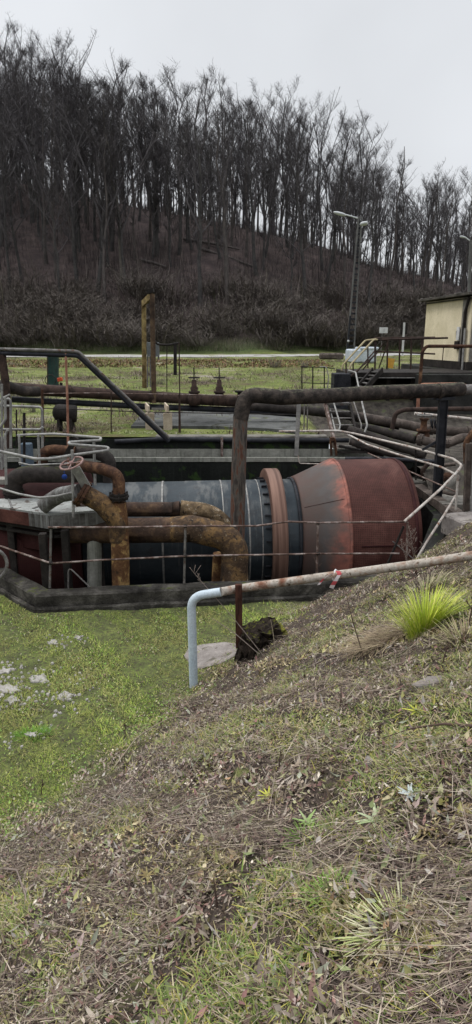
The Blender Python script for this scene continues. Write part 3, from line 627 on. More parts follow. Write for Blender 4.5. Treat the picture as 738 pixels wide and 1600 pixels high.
# platform railing
pr = thing('platform_railing', 'grey tubular railing zigzagging around the platform edge', 'railing', PZ(60, 780, ZP))
RG = .024
MB().tube(fillet(PP((-40, 696, 10.8), (0, 705, 10.5), (55, 717, 10.0), (80, 717, 10.0), (115, 711, 10.2), (168, 704, 10.7), (171, 699, 10.9), (108, 694, 10.6), (108, 691, 10.7), (157, 688, 11.2), (158, 684, 11.4), (85, 678, 11.6), (28, 680, 12.2)), .06, 4), RG, 10).build('top_rail', M['galv'], pr)
MB().tube(fillet(PP((-30, 757, 10.7), (0, 763, 10.4), (30, 772, 10.1), (62, 778, 9.9), (90, 775, 10.0), (112, 770, 10.15)), .2, 4), .019, 8).build('knee_rail', M['galv'], pr)
MB().tube(fillet(PP((30, 723, 12.0), (48, 727, 11.8), (110, 724, 11.5)), .2, 4), .017, 8).build('inner_rail', M['galv'], pr)
for (px, y0, y1, Y) in ((113, 703, 808, 10.15), (30, 681, 726, 12.0), (60, 680, 726, 11.8), (147, 690, 758, 11.2), (8, 678, 757, 11.0)):
    MB().tube(PP((px, y0, Y), (px+2, y1, Y)), .024, 8).build('post', M['galv'], pr)
# left cluster of guard rails behind it
gl = thing('ladder_guard', 'pale bent tube guard rails bunched at the left edge above the platform', 'railing', P(10, 750, 12.8))
for i, pts in enumerate(([(0, 634, 13), (63, 636, 13), (66, 640, 13), (67, 728, 13)], [(-10, 640, 12.6), (14, 622, 12.6), (17, 628, 12.6), (17, 700, 12.6)], [(-10, 629, 13.4), (16, 617, 13.4)], [(-10, 671, 12.9), (30, 671, 12.9), (64, 671, 12.9), (67, 667, 12.9)], [(8, 620, 12.4), (9, 655, 12.4), (0, 668, 12.4), (-8, 673, 12.4)], [(3, 600, 12.5), (3, 757, 12.5)], [(12, 672, 12.7), (4, 690, 12.7), (6, 730, 12.7)])):
    MB().tube(fillet(PP(*pts), .08, 4), .026, 8).build('tube_rail', M['galv'], gl)
lone(MB().tube(PP((26, 640, 13.2), (26, 700, 13.2)), .016, 6).tube(PP((38, 645, 13.6), (38, 725, 13.6)), .03, 6), 'thin_posts', M['dark_steel'], 'pair of thin dark uprights behind the pale guard rails', 'posts')
lone(MB().box(P(0, 715, 11.9).x-.6, P(8, 715, 11.9).x, 11.8, 12.1, 1.1, 1.75, .01), 'grey_cabinet', M['grey_render'], 'small pale grey box at the left edge of the platform', 'box')
mb = MB(); q = P(43, 703, 14); mb.box(q.x-.14, q.x+.1, 13.9, 14.1, 1.0, q.z+.15, .02); lone(mb, 'blue_grey_drum', weathered('blue_grey', [(.35, (.06,.085,.11)), (.65, (.12,.16,.20))], 3, 20, .7), 'blue grey box in the pit shadow behind the platform rail', 'box')
# big rusty wheel just entering at left edge
mb = MB(); wc = P(-16, 882, 9.5); mb.torus(wc, (1, .1, 0), .32, .035, 32, 8); 
hw_ = thing('large_hand_wheel', 'part of a big pale rusty hand wheel at the left edge by the kerb', 'hand wheel', wc-Vector((0, 0, .32)))
mb = MB(); mb.torus(wc, (.25, -1, .1), .26, .028, 36, 8); mb.build('rim', M['galv_dark'], hw_)
mb = MB()
for k in range(3):
    a3, b3 = frame(Vector((.25, -1, .1))); th = k*math.pi/3*2; mb.tube([wc, wc+(a3*math.cos(th)+b3*math.sin(th))*.26], .015, 6)
mb.build('spoke', M['galv_dark'], hw_)
MB().tube([wc, wc+Vector((.25, -1, .1)).normalized()*-.5+Vector((0, 0, -.05)), wc+Vector((-.2, .55, -.5))], .03, 8).build('stem', M['dark_steel'], hw_)

# ------------------------------------------------------------------ front railing on the kerb
fr = thing('kerb_railing', 'thin rusty two bar railing along the kerb in front of the drum', 'railing', P(300, 912, 10.1))
YK = lambda px: 9.85+(px-80)/552*.72
def L3(*a): return [P(x, y, YK(x)) for x, y in a]
def wob(pts, n=6, a=.003):
    o = []
    for i in range(len(pts)-1):
        for k in range(n): o.append(pts[i].lerp(pts[i+1], k/n)+Vector((0, 0, random.uniform(-a, a))))
    return o+[pts[-1]]
MB().tube(wob(L3((75, 824), (180, 824), (290, 822), (400, 822), (428, 818), (452, 815), (500, 817), (560, 816), (632, 815))), .017, 8).build('top_rail', M['rail_rust'], fr)
MB().tube(wob(L3((80, 880), (180, 874), (290, 869), (400, 867), (497, 865), (560, 865), (624, 865))), .016, 8).build('lower_rail', M['rail_rust'], fr)
MB().tube(wob(PP((80, 880, 9.85), (55, 872, 10.1), (0, 853, 10.9), (-70, 832, 12))), .018, 8).build('left_lower_rail', M['rail_rust'], fr)
for (x, y0, y1) in ((80, 824, 918), (290, 822, 911), (497, 817, 903), (637, 816, 905)):
    MB().tube(PP((x, y0, YK(x)+.03), (x-2, y1, YK(x)+.03)), .020, 8).build('post', M['galv_dark'] if x < 400 else M['rail_rust'], fr)
for (x, y) in ((80, 824), (290, 822), (497, 817), (80, 880), (290, 869), (497, 865)):
    q = P(x, y, YK(x)+.01); MB().lathe(q, (1, .1, 0), [(-.03, .017), (-.03, .026), (.03, .026), (.03, .017)], 10, False).build('clamp', M['dark_steel'], fr)
MB().tube(PP((631, 822, 10.62), (603, 888, 10.62)), .022, 8).build('brace', M['dark_steel'], fr)
MB().tube(PP((614, 846, 10.7), (660, 885, 10.6)), .010, 6).build('thin_brace', M['galv_dark'], fr)
sr = thing('pit_side_railing', 'pale tube railing climbing round the right end of the pit', 'railing', P(700, 800, 11.5))
MB().tube(fillet(PP((632, 815, 10.575), (690, 763, 11.2), (714, 738, 11.75), (722, 727, 11.95), (708, 717, 12.2), (640, 698, 13.3), (556, 678, 14.9)), [0, .3, .3, .12, .15, .3, 0], 5), .025, 10).build('top_rail', M['rail_pale'], sr)
MB().tube(fillet(PP((640, 893, 10.4), (668, 845, 10.75), (694, 805, 11.15), (712, 775, 11.6)), .2, 4), .022, 8).build('lower_rail', M['rail_pale'], sr)
MB().tube(fillet(PP((714, 742, 11.9), (690, 730, 12.3), (625, 711, 13.2), (575, 695, 14.2), (548, 681, 14.9), (538, 677, 15)), .2, 4), .022, 8).build('mid_rail', M['rail_pale'], sr)
MB().tube(fillet(PP((716, 770, 11.8), (650, 741, 12.6), (575, 708, 14.2)), .2, 4), .016, 8).build('knee_rail', M['rail_rust'], sr)
MB().tube(PP((650, 700, 13.2), (650, 750, 13.2)), .02, 8).build('post', M['dark_steel'], sr)
MB().tube(PP((716, 742, 11.8), (712, 800, 11.7)), .022, 8).build('post', M['rail_pale'], sr)
br = thing('back_railing', 'pale rail on thin posts along the back edge of the pit', 'railing', P(463, 712, 14.9))
MB().tube(fillet(PP((436, 674, 15.0), (528, 673, 15.0), (556, 678, 14.9)), .1, 3), .024, 8).build('rail', M['rail_pale'], br)
mb = MB(); a, b_ = P(463, 712, 14.85), P(467, 632, 14.85); mb.bar(a, b_, .09, .012, (0, 1, 0)); mb.bar(a+Vector((.045, .03, 0)), b_+Vector((.045, .03, 0)), .012, .07, (0, 1, 0)); mb.build('angle_post', M['galv'], br)
MB().tube(PP((347, 684, 14.9), (347, 713, 14.9)), .03, 8).build('stub_post', M['rail_rust'], br)
for x in (476, 481): MB().tube(PP((x, 629, 15.1), (x-1, 676, 15.1)), .016, 6).build('thin_post', M['galv_dark'], br)
MB().tube(fillet(PP((466, 712, 14.6), (468, 724, 14.55), (500, 725, 14.5)), .05, 3), .012, 6).build('hook_rod', M['rail_pale'], br)
pipe('pit_edge_pipe', M['black_metal'], [(180, 690, 14.95), (262, 686, 14.95), (400, 688, 14.95), (545, 688, 14.95)], 7, 'straight black pipe along the back lip of the pit', r=.1)
pipe('black_cross_pipe', M['black_metal'], [(540, 717, 14.2), (600, 717, 13.9), (690, 722, 13.5)], 6.5, 'straight black pipe just above the top of the red drum', r=.1)
# thin wire rail in front of back pipes
wr = thing('wire_fence', 'thin rusty wire fence across the grass in front of the long pipes', 'fence', P(240, 675, 15.6))
MB().tube(PP((66, 615, 15.6), (150, 614, 15.6), (380, 618, 15.6)), .012, 6).build('top_wire', M['rail_rust'], wr)
MB().tube(PP((66, 638, 15.6), (240, 644, 15.6), (465, 648, 15.6)), .012, 6).build('lower_wire', M['dark_steel'], wr)
for x, y0 in ((174, 612), (280, 617), (282, 536)): MB().tube(PP((x-(2 if y0 < 600 else 0), y0, 15.6), (x, 676, 15.6)), .016, 6).build('fence_post', M['brown_metal'], wr)
pr2 = lone(MB().tube(PP((66, 608, 14.3), (68, 690, 14.3)), .03, 8), 'rusty_stake', M['brown_rust'], 'dark rusty upright stake beside the pale guard rail', 'stake')
lone(MB().tube(PP((103, 552, 13.9), (106, 640, 13.9), (107, 735, 13.9)), .026, 8), 'orange_rod', M['orange_rod'], 'tall orange brown rod standing before the long inclined handrail', 'rod')
# long twin handrail: level then diving to the wall
th_ = thing('inclined_handrail', 'long dark twin tube handrail running level from the left then diving down', 'handrail', P(262, 684, 14.6))
tops = fillet(PP((-60, 544, 13.9), (60, 547, 13.9), (122, 549, 13.9), (264, 684, 14.7)), .18, 6)
MB().tube(tops, .035, 10).build('upper_tube', M['galv_dark'], th_)
MB().tube([p+Vector((-.01, .02, -.085)) for p in tops], .05, 10).build('lower_tube', M['black_metal'], th_)
MB().tube(PP((3, 554, 13.95), (9, 600, 13.95), (12, 640, 13.95), (14, 700, 13.95)), .085, 10).build('post', M['brown_metal'], th_)
for q in (.12, .85): pass

# ------------------------------------------------------------------ long pipes behind the pit
pipe('long_brown_pipe', M['brown_metal'], [(-60, 588, 15.3), (10, 606, 15.9), (40, 608, 16.2), (240, 620, 17.3), (380, 628, 17.4)], 17, 'long rusty brown pipe crossing the grass behind the pit', r=.3, flanges=((.36, 1.18), (.66, 1.15)), Yw=16.6)
pipe('long_black_pipe', M['black_metal'], [(18, 624, 16.2), (240, 636, 17.3), (380, 641, 17.4), (470, 648, 17.4)], 9, 'thinner black pipe running below the long brown pipe', r=.3, Yw=17)
pipe('left_elbow_pipe', M['dark_pipe'], [(-40, 604, 15.0), (8, 602, 15.2), (38, 612, 15.5), (60, 612, 15.8)], 16, 'short dark pipe end joining the long brown pipe at the left edge', r=.4, Yw=15.3)
pipe('descending_pipe', M['dark_pipe'], [(385, 634, 17.4), (470, 640, 17.3), (540, 648, 17), (625, 664, 16.5)], 15, 'dark pipe sloping down to the right under the overhead pipe', r=.4, Yw=17)
cy = thing('capsule_tank', 'small dark round ended tank lying in the grass behind the pit', 'tank', P(95, 660, 16))
c0 = P(83, 644, 16); MB().lathe(c0, (1, .2, -.1), [(-.02, .001), (0, .10), (.06, .19), (.14, .215), (.55, .215), (.58, .19), (.58, .001)], 24).build('shell', M['dark_steel'], cy)
for x in (.15, .45): q = c0+Vector((x, 0, 0)); MB().box(q.x-.03, q.x+.03, q.y-.15, q.y+.15, 2.0, q.z-.15).build('leg', M['dark_steel'], cy)
for i, x in enumerate((304, 343)):
    y0 = 17.2; v_ = thing('valve', ['left one of two rusty valves standing on the long brown pipe', 'right one of two rusty valves, nearer the tall overhead pipe'][i], 'valve', P(x, 628, y0), 'valves on the long brown pipe')
    b0 = P(x, 626, y0); k = .0174
    MB().lathe(b0, (0,0,1), [(-.12, .001), (-.12, .15), (.05, .18), (.13, .17), (.15, .12), (.2, .11), (.2, .15), (.25, .15), (.25, .09), (.33, .11), (.38, .07), (.55, .055), (.55, .001)], 16).build('body', M['brown_metal'], v_)
    hwm = MB(); hwm.torus(b0+Vector((0,0,.60)), (0,0,1), .14, .018, 24, 6)
    for q in range(3): th = q*2.1; hwm.tube([b0+Vector((0,0,.60)), b0+Vector((.14*math.cos(th), .14*math.sin(th), .6))], .012, 6)
    hwm.build('hand_wheel', M['dark_steel'], v_)
    MB().tube([b0+Vector((0,0,.5)), b0+Vector((0,0,.86))], .018, 6).build('spindle', M['dark_steel'], v_)
q = P(374, 614, 17.2); lone(MB().lathe(q, (0,0,1), [(-.25, .05), (0, .05), (.02, .12), (.06, .12), (.06, .001)], 14), 'vent_cowl', M['dark_steel'], 'small dark mushroom shaped cowl beside the overhead pipe bend', 'vent')

# H frame with concrete supports
hf_ = thing('tall_frame', 'tall rusty frame with one yellow and one brown post joined by a top bar', 'frame', P(238, 628, 17.2))
MB().bar(P(226, 606, 18.2), P(225, 472, 18.2), .115, .12, (0,1,0), .01).build('yellow_post', M['yellow_post'], hf_)
MB().bar(P(241, 630, 17.2), P(238, 459, 17.2), .12, .12, (0,1,0), .01).build('brown_post', M['brown_post'], hf_)
MB().bar(P(223, 475, 18.2), P(237, 461, 17.2), .06, .16, (0,0,1)).build('top_bar', M['yellow_post'], hf_)
MB().obox(P(235, 455, 17.2), (1,0,.3), (0,1,0), (-.3,0,1), .09, .08, .05).build('bracket', M['dark_steel'], hf_)
sup = thing('pipe_pedestal', 'pair of pale concrete blocks carrying channels at the foot of the tall frame', 'pedestal', P(248, 675, 16.2))
for x in (234, 262): q = P(x, 655, 16.2); MB().box(q.x-.10, q.x+.10, 16.1, 16.4, 1.95, q.z+.17, .015).build('block', M['concrete_warm'], sup)
for x in (231, 261):
    a = P(x-3, 634, 16.5); b_ = P(x+2, 640, 15.9); MB().bar(a, b_, .04, .17).build('channel', M['concrete_warm'], sup)
MB().bar(P(237, 639, 16.0), P(257, 639, 16.0), .04, .05).build('cross_bar', M['concrete'], sup)
cb = thing('control_box', 'grey box on pipe legs behind the brown post of the tall frame', 'box', P(240, 600, 19))
q = P(239, 546, 19); MB().box(q.x-.16, q.x+.18, 18.9, 19.1, q.z-.2, q.z+.2, .01).build('box', weathered('box_grey', [(.35, (.09,.10,.10)), (.65, (.16,.17,.17))], 3, 20), cb)
for x in (231, 235, 248): MB().tube(PP((x, 537, 19), (x, 605, 19)) if x != 248 else PP((x, 537, 19), (x, 562, 19)), .025, 6).build('leg', M['galv_dark'], cb)
gp = thing('sampling_frame', 'thin dark pipe bracket with two hanging rods right of the tall frame', 'pipe bracket', P(275, 600, 17.6))
MB().tube(fillet(PP((240, 530, 17.5), (246, 538, 17.5), (263, 539, 17.5), (280, 536, 17.5)), .1, 4), .028, 8).build('arm', M['dark_steel'], gp)
MB().tube(PP((274, 536, 17.5), (274, 586, 17.5)), .045, 8).build('hanging_pipe', M['dark_steel'], gp)
MB().tube(PP((261, 540, 17.5), (261, 612, 17.5)), .014, 6).build('rod', M['dark_steel'], gp)
gc = thing('green_column', 'dark green painted square column behind the inclined handrail', 'column', P(84, 602, 18))
MB().bar(P(84, 606, 18), P(84, 552, 18), .24, .2, (0,1,0), .01).build('column', M['green_paint'], gc)
MB().bar(P(76, 606, 18.1), P(76, 552, 18.1), .05, .1, (0,1,0)).build('dark_channel', M['dark_steel'], gc)
mb = MB(); mb.torus(P(79, 594, 17.4), (.1, -1, .1), .14, .01, 24, 5); lone(mb, 'cable_loop', M['dark_steel'], 'thin dark cable loop hanging in front of the green column', 'cable')
rc = thing('red_capped_fitting', 'small bright red capped fitting beside the green column', 'fitting', P(96, 604, 17.2))
MB().obox(P(94, 593, 17.2), (1,0,.2), (0,1,0), (-.2,0,1), .06, .06, .05, .01).build('cap', M['red'], rc); MB().tube(PP((96, 598, 17.2), (95, 606, 17.2)), .04, 8).build('stem', M['dark_steel'], rc)
# apron slab in front of long pipes
pts = [PZ(205, 668, 2.12), PZ(222, 648, 2.12), PZ(330, 642, 2.12), PZ(445, 643, 2.12), PZ(470, 660, 2.12), PZ(462, 676, 2.12), PZ(420, 672, 2.12), PZ(330, 668, 2.12)]
o = MB().prism(pts, 1.8, 2.16).build('paved_apron', M['asphalt']); tag(o, 'grey paved apron behind the pit', None, None, 'structure')

# ------------------------------------------------------------------ right hand pipework
pipe('pale_grey_pipe', M['grey_brown'], [(560, 651, 16.6), (622, 661, 16.3), (660, 669, 16.1), (700, 674, 16.0), (790, 676, 16.0)], 14, 'pale stained pipe passing behind the valve hand wheel', r=.3, flanges=((.50, 1.2), (.75, 1.18)), Yw=16.2)
pipe('olive_pipe', M['dark_pipe'], [(530, 668, 16.3), (570, 668, 16.1), (610, 677, 15.8), (650, 687, 15.4)], 14, 'olive brown pipe below the pale pipe running to the valve flange', r=.3)
pipe('sloping_grey_pipe', M['dark_pipe'], [(545, 672, 15.6), (590, 686, 15.2), (665, 711, 14.6)], 16, 'thick dark grey pipe sloping down right of the ladder foot', r=.3)
pipe('lower_ladder_pipe', M['dark_pipe'], [(548, 690, 14.8), (575, 700, 14.6), (640, 716, 14.3)], 11, 'dark pipe lowest of the sloping ones just above the red drum', r=.2, flanges=((.25, 1.25),))
pipe('wavy_pipe', M['grey_brown'], [(652, 686, 15.0), (680, 693, 14.8), (702, 692, 14.8), (722, 684, 14.8), (745, 684, 14.8)], 14, 'wavy grey pipe leaving the flange towards the right edge', r=.25, flanges=((.06, 1.35), (.5, 1.15)))
pipe('hoop_pipe', M['brown_metal'], [(612, 676, 15.8), (618, 645, 15.8), (634, 640, 15.8), (790, 638, 15.8)], 7, 'brown pipe hooping up and running level to the right edge', r=.25, Yw=15.8)
pipe('pale_conduit', M['rail_pale'], [(648, 646, 15.4), (690, 650, 15.4), (790, 660, 15.4)], 4.5, 'thin pale conduit sloping gently right under the brown pipe', r=.2)
pipe('right_bend_pipe', M['brown_rust'], [(790, 660, 13.4), (742, 670, 13.4), (728, 692, 13.4), (729, 724, 13.4)], 9, 'rusty pipe bending down at the right edge', r=.3, Yw=13.4)
pipe('orange_conduit', M['orange_rod'], [(653, 640, 17), (655, 604, 17), (660, 601, 17), (722, 600, 17), (734, 606, 17), (760, 606, 17)], 5, 'thin orange pipe turning along above the overhead pipe', r=.15, Yw=17)
pipe('brown_conduit', M['brown_rust'], [(656, 604, 17.2), (660, 550, 17.2), (666, 541, 17.2), (800, 541, 17.2)], 5, 'thin brown tube rising in front of the cream building then running right', r=.15, Yw=17.2)
v_ = thing('wheel_valve', 'valve with small level hand wheel among the right hand pipes', 'valve', P(661, 690, 15.2))
b0 = P(661, 683, 15.2)
MB().lathe(b0, (0,0,1), [(-.15, .001), (-.15, .13), (.05, .16), (.12, .12), (.14, .16), (.19, .16), (.19, .08), (.38, .07), (.42, .11), (.45, .11), (.45, .001)], 16).build('body', M['brown_rust'], v_)
hwm = MB(); hwm.torus(b0+Vector((0,0,.52)), (0,0,1), .16, .02, 24, 6)
for q in range(4): th = q*1.57; hwm.tube([b0+Vector((0,0,.52)), b0+Vector((.16*math.cos(th), .16*math.sin(th), .52))], .012, 6)
hwm.tube([b0+Vector((0,0,.4)), b0+Vector((0,0,.58))], .02, 6); hwm.build('hand_wheel', M['galv_dark'], v_)
mb = MB()
for k in range(4): mb.torus(P(675+k*5, 662, 15.5), (1, -.4, .3), .10, .022, 18, 6)
lone(mb, 'coiled_hose', M['black_metal'], 'dark coiled hose lying on the pipes beside the valve hand wheel', 'hose')
dp = thing('orange_canister', 'small orange brown canister at the foot of the black support post', 'canister', P(698, 765, 13.2))
MB().lathe(P(697, 765, 13.2), (0,0,1), [(0, .001), (0, .13), (.30, .13), (.36, .09), (.36, .001)], 18).build('body', M['brown_rust'], dp)
MB().tube(fillet(PP((693, 740, 13.2), (693, 727, 13.2), (712, 725, 13.1)), .05, 4), .04, 8).build('outlet', M['grey_brown'], dp)
mb = MB(); mb.lathe(P(672, 765, 13.6), (0,0,1), [(0, .001), (0, .12), (.34, .12), (.34, .001)], 16); mb.tube(fillet(PP((664, 750, 13.5), (660, 735, 13.5), (672, 722, 13.5)), .1, 4), .05, 8); lone(mb, 'pump_body', M['brown_metal'], 'squat brown pump behind the black support post', 'pump')
sv = thing('small_pipe_joint', 'little grey pipe joint lying on the concrete pad by the railing', 'pipe joint', P(705, 762, 12.2))
MB().tube(fillet(PP((700, 772, 12.2), (704, 757, 12.2), (716, 745, 12.3)), .08, 4), .07, 10).build('elbow', M['concrete'], sv); MB().lathe(P(701, 770, 12.2), (.2, 0, 1), [(-.03, .001), (-.03, .11), (.03, .11), (.03, .001)], 14).build('collar', M['grey_brown'], sv)
# concrete pad behind right wall and blocks
o = MB().prism([(4.0, 12.0), (7.5, 11.7), (8.5, 14.6), (3.9, 14.9)], .4, 1.22).build('concrete_pad', M['concrete']); tag(o, 'pale concrete pad beside the pit', None, None, 'structure')
lone(MB().bar(P(640, 756, 13.7), P(700, 758, 13.6), .3, .16, (0,0,1), .02), 'concrete_sleeper', M['concrete'], 'low concrete sleeper behind the right end of the red drum', 'sleeper')
lone(MB().obox(P(740, 826, 10.9)+Vector((.1,0,0)), (1,.3,0), (-.3,1,0), (0,0,1), .45, .5, .19, .03), 'stone_block', M['slab'], 'flat topped stone block at the right edge beside the steel post', 'block')
cp_ = thing('channel_post', 'upright grey steel channel post at the right edge', 'post', P(730, 812, 11.4))
a, b_ = P(728, 812, 11.4), P(733, 693, 11.4); mb = MB(); mb.bar(a, b_, .12, .015, (0,1,0)); mb.bar(a+Vector((-.06,-.04,0)), b_+Vector((-.06,-.04,0)), .012, .08, (0,1,0)); mb.build('channel', M['grey_brown'], cp_)
MB().bar(a+Vector((.09,-.03,0)), P(741, 600, 11.4)+Vector((.06,-.03,-.6)), .05, .02, (0,1,0)).build('pale_strip', M['galv'], cp_)

# ladder between pit edge and pipes
ld = thing('steel_ladder', 'rusty stepped ladder rising from the pit edge under the overhead pipe', 'ladder', P(528, 690, 15.2))
MB().bar(P(508, 630, 16.3), P(526, 706, 15.2), .05, .13).build('left_stringer', M['rail_rust'], ld); MB().bar(P(546, 630, 16.3), P(562, 706, 15.2), .05, .13).build('right_stringer', M['dark_steel'], ld)
for k in range(7):
    q = k/7+.03; a = P(508, 630, 16.3).lerp(P(526, 706, 15.2), q); b_ = P(546, 630, 16.3).lerp(P(562, 706, 15.2), q); MB().bar(a, b_, .10, .02).build('rung', M['galv_dark'], ld)
for pts in ([(507, 629, 16.2), (522, 630, 16.0), (532, 664, 15.2), (530, 672, 15.1)], [(514, 632, 16.4), (525, 676, 15.5)]): MB().tube(fillet(PP(*pts), .06, 4), .02, 8).build('hand_rail', M['galv'], ld)
MB().bar(P(506, 628, 16.4), P(546, 629, 16.4), .4, .03).build('top_step', M['galv_dark'], ld)
hr2 = thing('stair_guard_tube', 'pale tube handrail dropping past the overhead pipe to the ladder foot', 'handrail', P(572, 680, 15.2))
MB().tube(fillet(PP((545, 579, 19), (556, 582, 18.6), (562, 612, 17), (574, 664, 15.3), (570, 676, 15.2)), .12, 4), .024, 8).build('tube', M['galv'], hr2)
MB().tube(fillet(PP((553, 628, 17), (565, 664, 15.6), (564, 676, 15.5)), .1, 4), .018, 8).build('inner_tube', M['galv_dark'], hr2)
# small fittings around the back edge of the pit
lone(MB().tube(PP((478, 707, 15.1), (502, 706, 15.1)), .07, 10).lathe(P(478, 707, 15.1), (1,0,0), [(-.02,.001),(-.02,.11),(.03,.11),(.03,.001)], 14), 'stub_pipe', M['black_metal'], 'short black flanged stub lying on the back ledge', 'pipe')
dk2 = thing('cable_bracket', 'rusty double bracket standing at the foot of the ladder', 'bracket', P(522, 712, 14.8))
MB().tube(fillet(PP((518, 712, 14.8), (517, 690, 14.8), (523, 684, 14.8), (526, 712, 14.8)), .06, 4), .03, 8).build('hoop', M['brown_rust'], dk2)
MB().obox(P(519, 686, 14.7), (1,0,0), (0,1,0), (0,0,1), .05, .04, .04).build('clamp', M['red'] if False else M['brown_rust'], dk2)
for i, (x0, y0, x1, y1) in enumerate(((530, 697, 600, 712), (528, 706, 575, 706))): lone(MB().bar(P(x0, y0, 14.9), P(x1, y1, 14.6), .12, .05), 'steel_plank', M['dark_steel'], ['dark steel plank slanting to the right behind the red drum', 'dark steel plank lying level by the ladder bracket'][i], 'plank', 'steel planks by the ladder')

# ------------------------------------------------------------------ raised deck, tank wall, building
ZD = 3.12; XD0 = P(524, 577, 24).x
rd = thing('raised_deck', 'raised dark steel deck with brown railing left of the cream building', 'deck', (6, 25, 2.2))
MB().box(P(545, 577, 24).x, 9.0, 24.0, 27.0, ZD-.16, ZD, .01).build('deck', M['dark_steel'], rd)
MB().box(P(560, 577, 24).x, 9.0, 23.95, 23.99, ZD-.20, ZD-.17).build('edge_strip', M['galv'], rd)
MB().box(4.2, 9.0, 26.6, 26.7, 1.2, ZD-.17).build('underdeck_shade_sheet', M['black_metal'], rd)  # black sheet added to stand in for the shade under the open deck
MB().box(5.3, 6.2, 25.3, 26.2, 1.3, ZD-.25, .03).build('machine_box', M['dark_steel'], rd)
for x in (4.7, 5.7, 6.6): MB().box(x-.06, x+.06, 24.3, 24.42, 2.0, ZD-.17).build('support', M['dark_steel'], rd)
def trail(pts, r, name, mat): MB().tube(fillet(PP(*pts), .1, 3), r, 8).build(name, mat, rd)
trail([(585, 531, 24.1), (700, 528, 24.1)], .035, 'rail', M['brown_metal']); trail([(588, 549, 24.1), (680, 553, 24.1)], .03, 'rail', M['brown_metal'])
trail([(585, 528, 26.8), (680, 527, 26.8)], .03, 'rail', M['brown_metal'])
for x in (587, 606, 625, 643, 660): trail([(x, 530, 24.1), (x-1, 577, 24.1)], .032, 'post', M['brown_metal'])
for a in ([(592, 576, 24.2), (606, 536, 24.2)], [(567, 578, 24.2), (600, 536, 24.2)]): trail(a, .025, 'brace', M['brown_metal'])
st = thing('deck_stairs', 'steep steel stairs with yellowish handrails climbing to the raised deck', 'stairs', P(548, 610, 23))
a0, a1 = P(553, 612, 22.6), P(583, 578, 24.0); b0, b1 = P(563, 616, 22.4), P(598, 578, 23.8)
MB().bar(a0, a1, .05, .2).build('stringer', M['dark_steel'], st); MB().bar(b0, b1, .05, .2).build('stringer', M['dark_steel'], st)
for k in range(6): q = (k+.5)/6; MB().bar(a0.lerp(a1, q), b0.lerp(b1, q), .22, .03).build('tread', M['galv_dark'], st)
ymat = weathered('yellow_rail', [(.35, (.24,.20,.11)), (.65, (.36,.31,.20))], 5, 30)
for nm, pts in (('hand_rail', [(534, 579, 22.8), (536, 570, 22.8), (571, 532, 24), (588, 530, 24.1)]), ('hand_rail', [(546, 580, 22.5), (548, 570, 22.5), (584, 531, 23.9), (590, 531, 24)])): MB().tube(fillet(PP(*pts), .2, 4), .034, 8).build(nm, ymat, st)
for nm, pts in (('mid_rail', [(556, 583, 22.9), (586, 548, 24)]), ('mid_rail', [(548, 588, 22.6), (590, 551, 24)])): MB().tube(PP(*pts), .026, 8).build(nm, M['brown_metal'], st)
for (x, y0, y1, Y) in ((541, 566, 583, 22.9), (575, 537, 575, 24), (552, 566, 580, 22.6), (586, 532, 578, 23.9)): MB().tube(PP((x, y0, Y), (x, y1, Y)), .026, 8).build('rail_post', M['brown_metal'], st)
q0, q1 = P(523, 584, 22.6), P(549, 584, 22.6)
mb = MB(); mb.box(q0.x, q1.x, 22.6, 23.4, 1.9, q0.z, .02)
for k in range(5): x = q0.x+(q1.x-q0.x)*(k+.5)/5; mb.box(x-.01, x+.01, 22.58, 22.6, 2.0, q0.z-.04)
lone(mb, 'black_cabinet', M['black_metal'], 'black ribbed cabinet at the foot of the deck stairs', 'cabinet')
tw = thing('tank_wall', 'dark concrete tank wall with mossy top below the cream building', 'concrete wall', (12, 23, 2))
MB().box(P(656, 585, 23.4).x, 24, 23.4, 23.98, 1.6, ZD-.04, .02).build('wall', M['mossy_wall'], tw)
MB().box(9.02, 24, 24.0, 25.5, 1.9, ZD-.01, .02).box(8.3, 24, 25.52, 33, 1.9, ZD-.01, .02).build('terrace', M['mossy_wall'], tw)
mb = MB(); mb.box(6.9, 7.1, 23.4, 23.98, 1.6, ZD-.05); 
for i, (x, y0, y1) in enumerate(((470, 573, 612), (490, 573, 612), (507, 574, 612))):
    pass
of = thing('thin_fence', 'thin dark open fence with pale end hoop on the grass left of the cabinet', 'fence', P(490, 612, 21))
for x in (472, 489, 507): MB().tube(PP((x, 573, 21), (x, 613, 21)), .022, 6).build('post', M['dark_steel'], of)
MB().tube(PP((470, 573, 21), (508, 574, 21), (523, 576, 21.4)), .016, 6).build('top_wire', M['dark_steel'], of); MB().tube(PP((470, 598, 21), (523, 600, 21)), .014, 6).build('lower_wire', M['dark_steel'], of)
MB().tube(fillet(PP((500, 573, 21), (510, 573, 21), (514, 590, 21), (511, 612, 21)), .1, 4), .018, 6).build('end_hoop', M['galv'], of)
